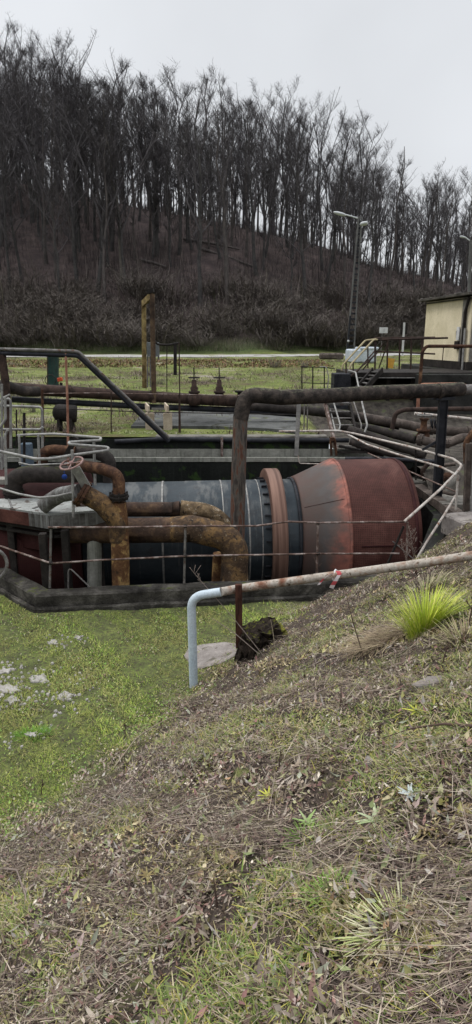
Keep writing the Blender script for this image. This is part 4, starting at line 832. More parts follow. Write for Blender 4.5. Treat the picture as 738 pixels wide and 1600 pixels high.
# building
bd = thing('utility_building', 'small cream rendered building with flat dark roof at the right edge', 'building', (12, 28, ZD))
B0 = Vector((8.60, 30.3, ZD)); B1 = Vector((9.14, 26.0, ZD)); B2 = Vector((18.5, 27.0, ZD)); B3 = Vector((18.0, 31.3, ZD))
ZT = 5.95
mb = MB(); mb.prism([B0, B1, B2, B3], ZD+.30, ZT-.05); mb.f = mb.f; wl = mb.build('wall', M['cream'], bd)
d01 = (B1-B0).normalized(); n01 = Vector((d01.y, -d01.x, 0)); n01 = n01 if n01.x < 0 else -n01
fwd = (B2-B1).normalized(); nf = Vector((fwd.y, -fwd.x, 0)); nf = nf if nf.y < 0 else -nf
MB().prism([B0+n01*.04-d01*.04, B1+n01*.04+d01*.04, B2+nf*.04, B3], ZD, ZD+.31).build('plinth', M['dark_steel'], bd)
MB().bar(B1+nf*.015+Vector((0,0,1.55))+fwd*.06, B2+nf*.015+Vector((0,0,1.55)), .03, 2.45).build('grey_front', M['grey_render'], bd)
MB().prism([B0+n01*.3-d01*.3, B1+n01*.3+d01*.3, B2+nf*.3+fwd*.3, B3-d01*.3+fwd*.3], ZT, ZT+.09).build('roof', M['roof'], bd)
mb = MB()
for k in range(26):
    q = k/26+random.uniform(-.02, .02); p = B0.lerp(B1, q)+n01*random.uniform(-.25, .25); p.z = ZT+.09; s0 = random.uniform(.03, .11)
    mb.lathe(p, (0,0,1), [(-.01, s0), (s0*.4, s0*.8), (s0*.7, .001)], 7)
mb.build('roof_moss', M['roof'], bd)
pc = B1+n01*.09-d01*.35
MB().tube([pc+Vector((0,0,.15)), pc+Vector((0,0,.3)), pc+Vector((0,0,2.2)), pc-d01*-.25+Vector((0,0,2.75))], .06, 10).build('downpipe', M['dark_steel'], bd)
MB().tube([pc+d01*.18+Vector((0,0,-.05)), pc+d01*.16+Vector((0,0,.35)), pc+d01*.12+Vector((0,0,1.6))], .045, 8).build('conduit', M['galv'], bd)
MB().bar(B1+n01*.012-d01*.55+Vector((0,0,.31)), B1+n01*.012-d01*.55+Vector((0,0,2.78)), .40, .012, n01).build('grey_corner_strip', M['grey_render'], bd)
p = B0.lerp(B1, .80)+n01*.06+Vector((0,0,.95)); mb = MB().obox(p, d01, n01, (0,0,1), .15, .06, .16, .01); mb.build('meter_box', M['dark_steel'], bd)
mb = MB().obox(p+Vector((0,0,.45)), d01, n01, (0,0,1), .12, .015, .26); mb.build('patched_render', M['sign_white'], bd)
m_ = MB(); m_.bar(B0+n01*.06+Vector((0,0,2.72)), B1+n01*.06+Vector((0,0,2.72)), .03, .06); m_.build('gutter_trim', M['roof'], bd)
p = B0.lerp(B1, .76)+n01*.03+Vector((0,0,1.2)); MB().tube([p, p+Vector((0,0,.3))-d01*.05], .02, 6).build('cable', M['brown_metal'], bd)
p = B0.lerp(B1, .55)+n01*.03+Vector((0,0,.30)); MB().tube([p+n01*.1, p+n01*.1+Vector((0,0,.5)), p+d01*.2+n01*.1+Vector((0,0,.65))], .02, 6).build('bent_rod', M['brown_metal'], bd)

# things on the far side: wrapped stack, signs, board, lamps
wrp = MB(); q = P(566, 556, 44); 
wrp.obox((q.x, 44.5, float(h_all(q.x, 44))+.42), (1,.1,0), (-.1,1,0), (0,0,1), .84, .9, .44, .09); wrp.obox((q.x+.35, 44.3, float(h_all(q.x, 44))+.90), (1,.1,0), (-.1,1,0), (0,0,1), .62, .7, .10, .05)
lone(wrp, 'wrapped_stack', M['wrap'], 'stack wrapped in shiny pale plastic standing on the grass by the lamp post', 'wrapped stack')
q = G(612, 574, y0=28); a = P(606, 574, 30); yb = MB(); yb.bar(P(609, 575, 27.3), P(612, 560, 27.3), .28, .03, (0,1,0)); lone(yb, 'leaning_board', M['yellow_board'], 'small orange yellow board standing behind the deck railing', 'board')
sg = thing('road_sign', 'small white rectangular sign with faint grey mark beside the road', 'sign', P(598, 550, 50))
MB().bar(P(593, 516, 50), P(606, 516, 50), .02, .42).build('panel', M['sign_white'], sg); MB().tube(PP((598, 514, 50.03), (595, 556, 50.03)), .03, 6).build('pole', M['galv_dark'], sg)
MB().bar(P(600.5, 513.2, 49.97), P(600.5, 518.6, 49.97), .012, .06, (0,1,0)).build('mark', M['sign_mark'], sg)
s2 = thing('back_turned_sign', 'dark sign plate seen from behind on a white post near the building', 'sign', P(630, 552, 42))
MB().bar(P(626, 513.5, 42), P(637, 513.5, 42), .02, .72).build('panel', M['dark_steel'], s2); MB().bar(P(632, 504, 41.95), P(629, 556, 41.95), .12, .06, (0,1,0)).build('post', M['sign_white'], s2)
MB().obox(P(632, 500.5, 41.95), (1,0,0), (0,1,0), (0,0,1), .05, .05, .05).build('cap', M['dark_steel'], s2)
lp = thing('lattice_lamp_post', 'tall leaning concrete lamp post with two lamp heads before the wood', 'lamp post', P(547, 562, 50))
base, top = P(546.5, 566, 50), P(563, 338, 50); mb = MB()
side_v = Vector((1, 0, 0))
for sg_ in (-1, 1):
    mb.bar(base+side_v*.28*sg_, top+side_v*.10*sg_, .10, .15, (0,1,0))
mb.build('leg', M['lamp_grey'], lp)
for k in range(26):
    q = k/26; c = base.lerp(top, q); w_ = .28*(1-q)+.10*q; MB().bar(c-side_v*w_, c+side_v*w_, .1, .14).build('cross_web', M['black_metal'], lp)
MB().bar(base+Vector((-.28,-.085,0)), base.lerp(top, .33)+Vector((-.21,-.085,0)), .14, .02, (0,1,0)).build('painted_foot', M['black_metal'], lp)
q = P(544.5, 533, 49.8); MB().lathe(q, (0,1,0), [(-.02, .001), (-.02, .09), (.02, .09), (.02, .001)], 14).build('round_plate', M['sign_white'], lp)
ar = MB().tube(PP((559, 341, 50), (550, 338, 50), (538, 335, 50)), .05, 8).build('lamp_arm', M['lamp_head'], lp)
def lamp_head(c, d, up, L, parent, w_=.16):
    mb = MB(); d = Vector(d).normalized(); a, b_ = frame(d); n = 12; prof = [(0, .4), (.12, .75), (.35, 1), (.7, .95), (.92, .6), (1, .12)]; vs = []
    for t_, r_ in prof:
        for k in range(n): th = 2*math.pi*k/n; vs.append(c+d*L*t_+a*math.cos(th)*r_*w_+b_*math.sin(th)*r_*w_*.6)
    fs = [(i*n+k, i*n+(k+1) % n, (i+1)*n+(k+1) % n, (i+1)*n+k) for i in range(len(prof)-1) for k in range(n)]+[tuple(range(n)), tuple(5*n+k for k in range(n))]
    mb.add(vs, fs, True); return mb.build('lamp_head', M['lamp_head'], parent)
lamp_head(P(541, 336.5, 50), (-1, 0, .24), 0, .95, lp, .2)
lamp_head(P(563, 351, 50), (.8, -.6, .15), 0, .6, lp, .24)
lp2 = thing('far_lamp_post', 'second thinner lamp post rising behind the cream building', 'lamp post', P(731, 560, 60))
MB().bar(P(729, 560, 60), P(736, 375, 60), .20, .2, (0,1,0)).build('pole', M['lamp_grey'], lp2)
MB().tube(PP((736, 377, 60), (726, 370, 60)), .05, 6).build('lamp_arm', M['lamp_head'], lp2); lamp_head(P(727, 371, 60), (-1, 0, .2), 0, .5, lp2, .15)
# brown heap by the road
mb = MB(); q = P(520, 556, 50); 
lone(MB().obox(P(518, 556.5, 47), (1,.1,0), (-.1,1,0), (0,0,1), .8, .5, .22, .1), 'low_trough', M['grey_brown'], 'low mossy trough lying on the grass left of the lamp post', 'trough')

# ------------------------------------------------------------------ foreground: bent handrail, stump, slabs, ribbon
bh = thing('bent_handrail', 'white and rusty tube handrail bent over a post and running up the bank', 'handrail', G(304, 1072))
gb = G(304, 1072); Yb = gb.y
pA = P(303, 1076, Yb); pB = P(298, 948, Yb)
runp = [P(300, 935, Yb), P(371, 921, 7.35), P(500, 902, 7.0), P(640, 883, 6.55), P(745, 867, 6.2), P(830, 853, 5.9)]
up = fillet([pA, P(299, 932, Yb), P(345, 925, Yb-.05)], .2, 10); 
MB().tube(up, .053, 18).build('white_bend', M['white_pipe'], bh)
MB().tube([up[-1]-(up[-1]-up[-2]).normalized()*.002, P(371, 920, 7.32), P(500, 902, 7.0), P(640, 883, 6.55), P(745, 867, 6.2), P(830, 853, 5.9)], [.0525, .052, .050, .049, .048, .048], 18).build('rusty_run', M['white_rust'], bh)
MB().bar(P(374, 1012, 7.22), P(373, 913, 7.2), .085, .05, (0,1,0), .006).build('post', M['post_wood'], bh)
rb = thing('warning_ribbon', 'torn red and white ribbon tied round the rusty handrail', 'ribbon', P(522, 915, 6.9))
def ribbon(pts, w_, mat, nm):
    pts = PP(*pts); mb = MB(); vs = []; 
    for i, p in enumerate(pts): a = Vector((1, 0, .35*math.sin(i*1.3))).normalized(); vs += [p-a*w_/2, p+a*w_/2]
    n = len(vs); vs += [v_+Vector((0, .003, 0)) for v_ in vs]
    fs = []
    for i in range(len(pts)-1): fs += [(2*i, 2*i+1, 2*i+3, 2*i+2), (n+2*i, n+2*i+2, n+2*i+3, n+2*i+1)]
    mb.add(vs, fs, True); return mb.build(nm, mat, rb)
rwm, t, b = base_mat('red_white_ribbon', .6); v = mapping(t, (1,1,1)); wv = nd(t, 'ShaderNodeTexWave'); wv.inputs['Scale'].default_value = 2.6; wv.inputs['Distortion'].default_value = 1; wv.bands_direction = 'Z'; t.links.new(v, wv.inputs['Vector'])
t.links.new(ramp(t, wv.outputs[1], [(.60, (.62,.56,.57)), (.66, (.45,.08,.09))]), b.inputs['Base Color'])
ribbon([(528, 892, 6.85), (531, 897, 6.82), (526, 905, 6.82), (521, 913, 6.83), (518, 919, 6.85)], .05, rwm, 'tail'); ribbon([(520, 896, 6.87), (505, 905, 6.9), (498, 914, 6.9)], .03, rwm, 'tail')
mb = MB(); q = P(526, 898, 6.93)
for k in range(5): mb.obox(q+Vector((random.uniform(-.03,.04), random.uniform(-.04,-.02), random.uniform(-.03,.05))), (1,random.random(),random.random()), (-random.random(),1,0), (0,0,1), .03, .004, .025)
mb.torus(q+Vector((0,0,0)), P(640, 883, 6.55)-P(500, 902, 7.0), .055, .012, 16, 5); mb.build('knot', M['sign_white'], rb)
# stump / old sleepers
st_ = thing('rotten_stump', 'black rotten timber stump capped with moss beside the handrail post', 'stump', G(400, 1035))
g0 = G(395, 1045); mb = MB()
def rough_block(mb, c, hx, hy, hz, rot, n=7):
    vs = []; N = n
    grid = {}
    for i in range(N):
        for j in range(N):
            for k in range(N):
                if 0 < i < N-1 and 0 < j < N-1 and 0 < k < N-1: continue
                p = Vector(((i/(N-1)*2-1)*hx, (j/(N-1)*2-1)*hy, (k/(N-1)*2-1)*hz))
                p += Vector((random.uniform(-1,1)*.035, random.uniform(-1,1)*.035, random.uniform(-1,1)*.03)); p = rot @ p
                grid[(i,j,k)] = len(vs); vs.append(c+p)
    fs = []
    for a in range(N-1):
        for b_ in range(N-1):
            for e in (0, N-1):
                fs += [(grid[(e,a,b_)], grid[(e,a+1,b_)], grid[(e,a+1,b_+1)], grid[(e,a,b_+1)]), (grid[(a,e,b_)], grid[(a+1,e,b_)], grid[(a+1,e,b_+1)], grid[(a,e,b_+1)]), (grid[(a,b_,e)], grid[(a+1,b_,e)], grid[(a+1,b_+1,e)], grid[(a,b_+1,e)])]
    mb.add(vs, fs)
rot = Matrix.Rotation(R(12), 3, 'Z') @ Matrix.Rotation(R(-12), 3, 'Y')
rough_block(mb, P(410, 1006, 7.45), .24, .20, .24, rot, 9); mb.build('timber', M['wood_dark'], st_)
mb = MB(); rough_block(mb, P(384, 1022, 7.1), .09, .13, .22, Matrix.Rotation(R(-10), 3, 'X') @ Matrix.Rotation(R(14), 3, 'Y'), 7); mb.build('split_piece', M['wood_dark'], st_)
mb = MB(); rough_block(mb, P(428, 988, 7.5), .13, .12, .03, rot, 6); mb.build('moss_cap', weathered('bright_moss', [(.35, (.09,.09,.02)), (.65, (.22,.21,.035))], 9, 40, .95, 0, 1), st_)
def flat_stone(pts, name, mat, label, cat, z=.04, th=.08, group=None):
    g = [G(*p) for p in pts]; c = sum(g, Vector())/len(g); mb = MB(); n = len(g)
    top_ = [Vector((p.x, p.y, p.z+z+random.uniform(-.01, .01))) for p in g]; bot = [Vector((p.x, p.y, p.z-th)) for p in g]
    ins = [c.lerp(p, .93)+Vector((0,0,.012)) for p in top_]
    mb.add(ins+top_+bot, [tuple(range(n))]+[(i, (i+1) % n, n+(i+1) % n, n+i) for i in range(n)]+[(n+i, n+(i+1) % n, 2*n+(i+1) % n, 2*n+i) for i in range(n)])
    return lone(mb, name, mat, label, cat, group)
flat_stone([(288, 1026), (295, 1012), (318, 1007), (352, 1004), (372, 1007), (370, 1026), (345, 1038), (312, 1046), (298, 1040)], 'stone_slab', M['slab'], 'flat pinkish grey stone slab in the lawn behind the white handrail post', 'slab', .012)
i = 0
rub = [((62, 1062), 20, 'largest white patch of broken concrete in the lawn'), ((12, 1078), 22, 'white broken concrete patch at the left edge of the lawn'), ((18, 1096), 14, 'small white rubble patch just below the left edge one'), ((102, 1090), 16, 'white rubble patch right of the largest one'), ((83, 1006), 10, 'small pale stone higher up the lawn towards the kerb'), ((122, 998), 6, 'tiny pale stone nearest the kerb on the lawn'), ((8, 1050), 12, 'thin white rubble sliver at the upper left of the patches'), ((48, 1150), 10, 'low grey stone sunk in the lower lawn')]
for (cx, cy_), s, lab in rub:
    n = 17; pts = [(cx+math.cos(2*math.pi*k/n)*s*random.uniform(.45, 1.2), cy_+math.sin(2*math.pi*k/n)*s*.42*random.uniform(.45, 1.2)) for k in range(n)]
    flat_stone(pts, 'rubble_patch', M['rubble'], lab, 'rubble', .008, .05, 'pale rubble in the lawn')
V = []; Fc_ = []; r = np.random.default_rng(61)
for (cx, cy_), s, lab in rub:
    g = G(cx, cy_)
    for k in range(int(s*2.5)):
        a_ = r.random()*6.28; q_ = r.random()**.6*s*.022; x = g.x+math.cos(a_)*q_*1.3; y = g.y+math.sin(a_)*q_*1.3; z = float(h_all(x, y)); h_ = r.uniform(.004, .022); i0 = len(V)
        for j in range(4): th = a_+j*1.57+r.uniform(-.4, .4); V.append((x+math.cos(th)*h_*1.4, y+math.sin(th)*h_*1.4, z-.005))
        for j in range(4): th = a_+j*1.57+r.uniform(-.4, .4); V.append((x+math.cos(th)*h_, y+math.sin(th)*h_, z+h_*.7+.006))
        Fc_ += [(i0+4, i0+5, i0+6, i0+7)]+[(i0+j, i0+(j+1) % 4, i0+4+(j+1) % 4, i0+4+j) for j in range(4)]
tag(npmesh('gravel', V, Fc_, M['rubble']), 'crumbs of broken pale concrete scattered round the rubble patches', 'gravel', None, 'stuff')
flat_stone([(640, 1078), (668, 1066), (690, 1064), (692, 1072), (668, 1080)], 'pale_stone', M['slab'], 'flat pale stone half buried in the bank below the grass tuft', 'stone', .03)
flat_stone([(566, 1200), (574, 1190), (583, 1195), (580, 1204), (570, 1206)], 'small_stone', M['slab'], 'small pale stone lying in the lower bank', 'stone', .03)
# white small stone by tube rail end
lone(MB().obox(P(662, 893, 9.5), (1,.4,.2), (-.4,1,0), (0,0,1), .16, .1, .08, .03), 'kerb_stone', M['slab'], 'loose pale stone at the right corner of the kerb', 'stone')
# ------------------------------------------------------------------ scattered plant matter (stuff)
def scatter(name, n, region, colour_fn, kind, label, cat, seed, mask=None, fn=h_all):
    r = np.random.default_rng(seed); x0, x1, y0, y1 = region
    # sample denser near the camera: y distributed towards y0
    u = r.random(n); y = y0+(y1-y0)*u**1.35; half = .46*y+1.2
    x = np.clip((r.random(n)*2-1)*half, x0, x1)
    keep = ~inpoly(x, y, [(a, b-.15) if b < 12 else (a, b) for a, b in PIT])
    if mask is not None: keep &= mask(x, y, r)
    x, y = x[keep], y[keep]; z = fn(x, y); return x, y, z, r
def slope_s(x, y): return .866*(x+.57)-.5*(y-7.4)+.35*lump(x, y, 1.1, 4)+.25*lump(x, y, 2.9, 7)
def ribbons(x, y, z, length, width, lean, col, r, segs=2, droop=.0, az=None, base=0):
    n = len(x); az = r.random(n)*2*np.pi if az is None else az
    dx, dy = np.cos(az), np.sin(az); wx, wy = -dy, dx
    V = np.zeros((n, (segs+1)*2, 3)); 
    for k in range(segs+1):
        q = k/segs; out_ = length*(np.sin(lean)*q+droop*q*q); upz = length*(np.cos(lean)*q-droop*q*q*.8)
        w_ = width*(1-.75*q)/2
        for j, sg in enumerate((-1, 1)):
            V[:, 2*k+j, 0] = x+dx*out_+wx*w_*sg; V[:, 2*k+j, 1] = y+dy*out_+wy*w_*sg; V[:, 2*k+j, 2] = z+upz+base
    idx = np.arange(n)[:, None]*(segs+1)*2
    Fs = [np.concatenate([idx+2*k, idx+2*k+1, idx+2*k+3, idx+2*k+2], 1) for k in range(segs)]
    C = np.repeat(col[:, None, :], (segs+1)*2, 1)
    return V.reshape(-1, 3), np.concatenate(Fs), C.reshape(-1, 3)
def pick(r, n, pal, jit=.25):
    pal = np.array(pal); c = pal[r.integers(0, len(pal), n)]; return np.clip(c*(1+jit*(r.random((n, 1))*2-1)), 0, 1)
NEAR = (-6.5, 5.6, .9, 11.2)
# lawn grass and moss
msk = lambda x, y, r: (slope_s(x, y) < .3+.5*r.random(len(x))) & (y < 10.3) & (y > 2.2) & (lump(x, y, 2.2, 9)+.6*lump(x, y, 5.1, 2)+.5*lump(x, y, 11, 4) > -.55+.7*r.random(len(x)))
x, y, z, r = scatter('grass', 420000, NEAR, None, '', '', '', 1, msk); n = len(x)
patch = np.clip(.3+.8*lump(x, y, 1.2, 3)+.6*lump(x, y, 3.7, 1)+.35*np.exp(-((y-8.2-.1*x)/.8)**2), 0, 1)[:, None]
lush = np.clip(.5+.7*lump(x, y, .9, 8)+.3*lump(x, y, 4.1, 3), 0, 1)[:, None]
col = pick(r, n, [(.18,.27,.045), (.24,.32,.055), (.29,.33,.065), (.11,.18,.03), (.36,.36,.13), (.24,.26,.08)], .35)*(.74+.55*lush)*(1-.5*patch)+np.array([(.12,.085,.05)])*patch
V, Fc, C = ribbons(x, y, z, .014+(.03+.045*(lush[:, 0] > .6))*r.random(n)**2, .005+.006*r.random(n), .35+1.0*r.random(n), col, r, 1)
g_ = npmesh('grass', V, Fc, M['plant'], C); tag(g_, 'short mossy green grass of the lawn in front of the kerb', 'grass', None, 'stuff')
def leaves(x, y, z, L, Wd, tilt, col, r):
    n = len(x); az = r.random(n)*2*np.pi; d = np.stack([np.cos(az), np.sin(az), np.zeros(n)], 1); w_ = np.stack([-np.sin(az), np.cos(az), np.zeros(n)], 1)
    up = tilt[:, None]*np.stack([np.zeros(n), np.zeros(n), np.ones(n)], 1); sgn = (r.random(n)*2-1)[:, None]
    c = np.stack([x, y, z+.008+.025*r.random(n)], 1); L = L[:, None]; Wd = Wd[:, None]
    d2 = d+up*.9; w2 = w_+up*sgn; curl = np.array([[0, 0, 1]])*L*.22
    V = np.stack([c-d2*L/2, c-w2*Wd/2, c+curl*-.6, c+w2*Wd/2, c+d2*L/2+curl], 1)
    idx = np.arange(n)[:, None]*5
    Fs = np.concatenate([np.concatenate([idx, idx+1, idx+2], 1), np.concatenate([idx, idx+2, idx+3], 1), np.concatenate([idx+1, idx+4, idx+2], 1), np.concatenate([idx+2, idx+4, idx+3], 1)])
    return V.reshape(-1, 3), Fs, np.repeat(col[:, None, :], 5, 1).reshape(-1, 3)
# clover and dead bits in the lawn
x, y, z, r = scatter('c', 60000, NEAR, None, '', '', '', 31, lambda x, y, r: (slope_s(x, y) < .4) & (y < 10.3) & (y > 2.2) & (lump(x, y, 1.7, 1)+lump(x, y, 4.9, 6)*.7 > -.2+.8*r.random(len(x)))); n = len(x)
col = pick(r, n, [(.16,.26,.06), (.21,.31,.08), (.12,.19,.05), (.26,.27,.12), (.18,.13,.09), (.32,.30,.20)], .3)
V, Fc, C = leaves(x, y, z+.008, .014+.022*r.random(n), .010+.014*r.random(n), .7*r.random(n), col, r)
tag(npmesh('clover', V, Fc, M['plant'], C), 'small round leaves and dead scraps mixed into the lawn', 'ground cover', None, 'stuff')
# grass on slope, sparse
msk = lambda x, y, r: (slope_s(x, y) >= .0) & (lump(x, y, 1.5, 2)+.7*lump(x, y, 3.3, 5)+.4*lump(x, y, 9, 2) > -.05-.22*np.clip(x, -2, 2)+.25*np.clip(y-5, 0, 3)+.7*r.random(len(x)))
x, y, z, r = scatter('g', 320000, NEAR, None, '', '', '', 2, msk); n = len(x)
col = pick(r, n, [(.13,.18,.045), (.18,.22,.06), (.23,.24,.09), (.09,.13,.035), (.28,.24,.13), (.30,.27,.07), (.38,.32,.21)], .3)
V, Fc, C = ribbons(x, y, z+.01, .015+.06*r.random(n)**1.6, .004+.005*r.random(n), .3+1.1*r.random(n), col, r, 2, .3)
tag(npmesh('weeds', V, Fc, M['plant'], C), 'sparse low green weeds on the brown bank', 'weeds', None, 'stuff')
x, y, z, r = scatter('m', 70000, NEAR, None, '', '', '', 35, lambda x, y, r: (slope_s(x, y) > -.3) & (lump(x, y, 2.7, 12)+.8*lump(x, y, 6.3, 3) > .62+.3*r.random(len(x)))); n = len(x)
V, Fc, C = ribbons(x, y, z+.012, .012+.015*r.random(n), .006+.006*r.random(n), .2+1.1*r.random(n), pick(r, n, [(.30,.31,.05), (.22,.26,.05), (.36,.34,.08), (.16,.20,.045)], .3), r, 1)
tag(npmesh('moss', V, Fc, M['plant'], C), 'yellow green moss cushions dotted over the bank', 'moss', None, 'stuff')
# leaf litter
msk = lambda x, y, r: slope_s(x, y) > -.1+.5*r.random(len(x))
x, y, z, r = scatter('l', 170000, NEAR, None, '', '', '', 3, msk); n = len(x)
col = pick(r, n, [(.21,.165,.12), (.30,.24,.185), (.11,.08,.062), (.39,.33,.27), (.26,.20,.165), (.22,.20,.10), (.31,.30,.17), (.06,.044,.037), (.50,.44,.37), (.26,.16,.135)], .35)
cl_ = lump(x, y, 2.3, 6)+.7*lump(x, y, 5.7, 2)
col = np.where((cl_ > .45)[:, None], col*np.array([(.62, .58, .55)]), np.where((cl_ < -.35)[:, None], col*np.array([(1.1, 1.05, .85)])+np.array([(.02, .03, 0)]), col))
big_ = np.where(lump(x, y, 3.1, 9) > .2, 1.5, .8)
V, Fc, C = leaves(x, y, z, (.010+.042*r.random(n)**2.4)*big_, (.005+.014*r.random(n)**1.7)*big_, 1.0*r.random(n), col, r)
tag(npmesh('leaf_litter', V, Fc, M['plant'], C), 'dry brown leaf litter over the bank', 'leaf litter', None, 'stuff')
x, y, z, r = scatter('l', 5200, NEAR, None, '', '', '', 33, lambda x, y, r: slope_s(x, y) > .3); n = len(x)
col = pick(r, n, [(.22,.12,.11), (.34,.31,.28), (.20,.22,.11), (.28,.27,.11), (.27,.28,.21), (.30,.23,.21), (.17,.20,.09), (.24,.19,.16), (.14,.10,.08)], .3)
V, Fc, C = leaves(x, y, z+.012, .035+.05*r.random(n)**2.5, .012+.018*r.random(n), .8*r.random(n), col, r)
tag(npmesh('broad_leaves', V, Fc, M['plant'], C), 'larger reddish, pale and green leaves lying on the bank', 'leaves', None, 'stuff')
# dead stalks and twigs lying on the slope
msk = lambda x, y, r: (slope_s(x, y) > -.15+.5*r.random(len(x))) & (lump(x, y, 1.9, 5)+.8*lump(x, y, 4.7, 1) > -.35+.8*r.random(len(x)))
x, y, z, r = scatter('t', 150000, NEAR, None, '', '', '', 4, msk); n = len(x)
col = pick(r, n, [(.12,.085,.07), (.19,.145,.12), (.06,.042,.036), (.29,.23,.18), (.40,.34,.27), (.10,.068,.062), (.22,.19,.12)], .3)
hgt = .012+.05*r.random(n)**1.5
V, Fc, C = ribbons(x, y, z, (.04+.26*r.random(n)**3), .002+.0028*r.random(n), 1.1+.45*r.random(n), col, r, 3, .10, az=np.where(r.random(n) > .45, 2.62+r.normal(0, .35, n)+np.pi*(r.random(n) > .5), r.random(n)*6.283))
hz = h_all(V[:, 0], V[:, 1]); rt_ = np.repeat(z, 8); V[:, 2] = np.maximum((V[:, 2]-rt_)*.6+hz, hz)+np.repeat(hgt, 8)
tag(npmesh('dead_stalks', V, Fc, M['plant'], C), 'dead grey brown stalks and twigs tangled over the bank', 'dead stalks', None, 'stuff')
# bramble tangles: denser arcs in the lower left band of the slope
def tangle(cx, cy, rad, n, seed, label):
    r = np.random.default_rng(seed); a = r.random(n)*6.28; q = np.sqrt(r.random(n))*rad; x = cx+np.cos(a)*q*1.5; y = cy+np.sin(a)*q*.7; z = h_all(x, y)
    n = n//4; x, y, z = x[:n], y[:n], z[:n]; col = pick(r, n, [(.10,.075,.07), (.15,.12,.11), (.07,.055,.05), (.24,.20,.175), (.34,.30,.26)], .25)
    V, Fc, C = ribbons(x, y, z, .10+.35*r.random(n)**2, .0025+.003*r.random(n), .8+.7*r.random(n), col, r, 4, .35, az=r.random(n)*6.283)
    hz = h_all(V[:, 0], V[:, 1]); rt = np.repeat(z, 10); V[:, 2] = np.maximum((V[:, 2]-rt)*.7+hz+.01, hz+.006)
    o = npmesh('bramble_tangle', V, Fc, M['plant'], C); tag(o, label, 'dead brambles', 'bramble tangles on the bank', 'stuff')
for i, (px, py, rad, n, lab) in enumerate(((230, 1230, .45, 1300, 'purplish tangle of dead stems left of centre on the lower bank'), (90, 1310, .4, 900, 'tangle of dead stems at the lower left of the bank'), (300, 1160, .4, 800, 'tangle of pale dead stems below the white post'), (470, 1060, .5, 900, 'dead stems spread across the middle of the bank'), (420, 985, .4, 500, 'dead stems around the rotten stump'))):
    g = G(px, py); tangle(g.x, g.y, rad, n, 50+i, lab)
# arching long stems, individually placed
def stem(pts, r0, mat, label, cat='dead stem', group='long dead stems on the bank', name='dead_stem'):
    P3 = [G(*p[:2])+Vector((0, 0, p[2])) for p in pts]; pl = fillet(P3, .3, 5); rs = [r0*(1-.7*i/(len(pl)-1)) for i in range(len(pl))]
    return lone(MB().tube(pl, rs, 5), name, mat, label, cat, group)
def cmat(name, c): return weathered(name, [(.35, tuple(q*.7 for q in c)), (.65, c)], 8, 40, .9, 0, .2)
M['straw'] = cmat('straw', (.36,.30,.22)); M['stem_brown'] = cmat('stem_brown', (.11,.075,.06)); M['stem_grey'] = cmat('stem_grey', (.26,.21,.18))
for pts, r0, mt, lab in (
    ([(178, 1205, .03), (215, 1165, .10), (268, 1138, .14), (318, 1142, .12), (325, 1170, .02)], .006, 'straw', 'pale stem arching over the lawn edge below the white post'),
    ([(345, 1140, .03), (300, 1155, .06), (262, 1210, .03)], .005, 'straw', 'forked pale stem right of the arching one'),
    ([(0, 1362, .03), (28, 1375, .08), (42, 1412, .05), (38, 1430, .02)], .009, 'stem_grey', 'thick curled grey stem at the lower left corner'),
    ([(738, 1146, .04), (690, 1148, .06), (640, 1152, .05), (598, 1162, .03)], .009, 'stem_brown', 'long dark stick lying across the right of the bank'),
    ([(60, 1365, .02), (120, 1368, .05), (190, 1364, .02)], .005, 'straw', 'straight straw blade low on the bank at left'),
    ([(700, 1268, .02), (738, 1295, .05)], .007, 'stem_grey', 'grey stick at the right edge of the lower bank'),
    ([(470, 1100, .02), (520, 1078, .05), (590, 1075, .03)], .005, 'stem_grey', 'thin grey stick in the middle of the bank'),
    ([(250, 1290, .02), (300, 1262, .05), (370, 1258, .02)], .005, 'stem_grey', 'thin pale stick under the purplish tangle'),
    ([(420, 1420, .02), (460, 1385, .06), (500, 1372, .02)], .006, 'stem_grey', 'short stick near the bottom centre')):
    stem(pts, r0, M[mt], lab)
# upright dead weed stalks
def weed(px, py, hpx, lean, label, branches=5, seed=1, mat='stem_brown', Yo=None):
    g = G(px, py) if Yo is None else P(px, py, Yo); hm = hpx*px2m(g.y, py); rr = random.Random(seed)
    t_ = thing('weed_stalk', label, 'weed', g, 'upright dead weed stalks')
    top = g+Vector((lean*hm, 0, hm)); mid = g.lerp(top, .5)+Vector((rr.uniform(-.03,.03)*hm, 0, 0))
    pl = [g-Vector((0,0,.03)), mid, top]; MB().tube(pl, [.006, .0045, .002], 5).build('stem', M[mat], t_)
    if branches:
        mb = MB()
        for k in range(branches):
            q = .45+.5*k/branches; a = g.lerp(top, q); L = hm*(.28*(1.2-q)+.05); th = rr.uniform(0, 6.28)
            e = a+Vector((math.cos(th)*L*.7, math.sin(th)*L*.5, L*.8)); mb.tube([a, e], [.0028, .001], 4)
            for j in range(5):
                f_ = a.lerp(e, .4+.12*j); mb.tube([f_, f_+Vector((rr.uniform(-1,1), rr.uniform(-1,1), rr.uniform(.3,1)))*L*.25], [.002, .003], 4)
        mb.build('side_twigs', M[mat], t_)
for a in ((570, 1026, 110, -.32, 'dark thin stalk rising left across the dry grass', 0, 1), (531, 1110, 45, 0, 'short black upright stalk in the middle of the bank', 0, 2), (730, 985, 75, .15, 'dark stalk at the right edge beside the bright tuft', 2, 3), (436, 1210, 45, .05, 'thin brown stalk at the centre of the bank', 2, 4), (195, 1155, 26, .1, 'small brown weed sprig at the lawn edge', 5, 5), (252, 1143, 24, .0, 'dark little weed cluster in the lawn', 6, 6), (64, 1245, 30, .2, 'small weed at the lower left of the lawn', 5, 7), (590, 1165, 40, .1, 'weed sprig right of centre on the bank', 4, 8), (340, 1420, 55, -.1, 'dark stalk at the bottom left of the bank', 2, 9), (690, 1040, 40, .2, 'weed sprig under the bright grass tuft', 5, 10)):
    weed(*a)
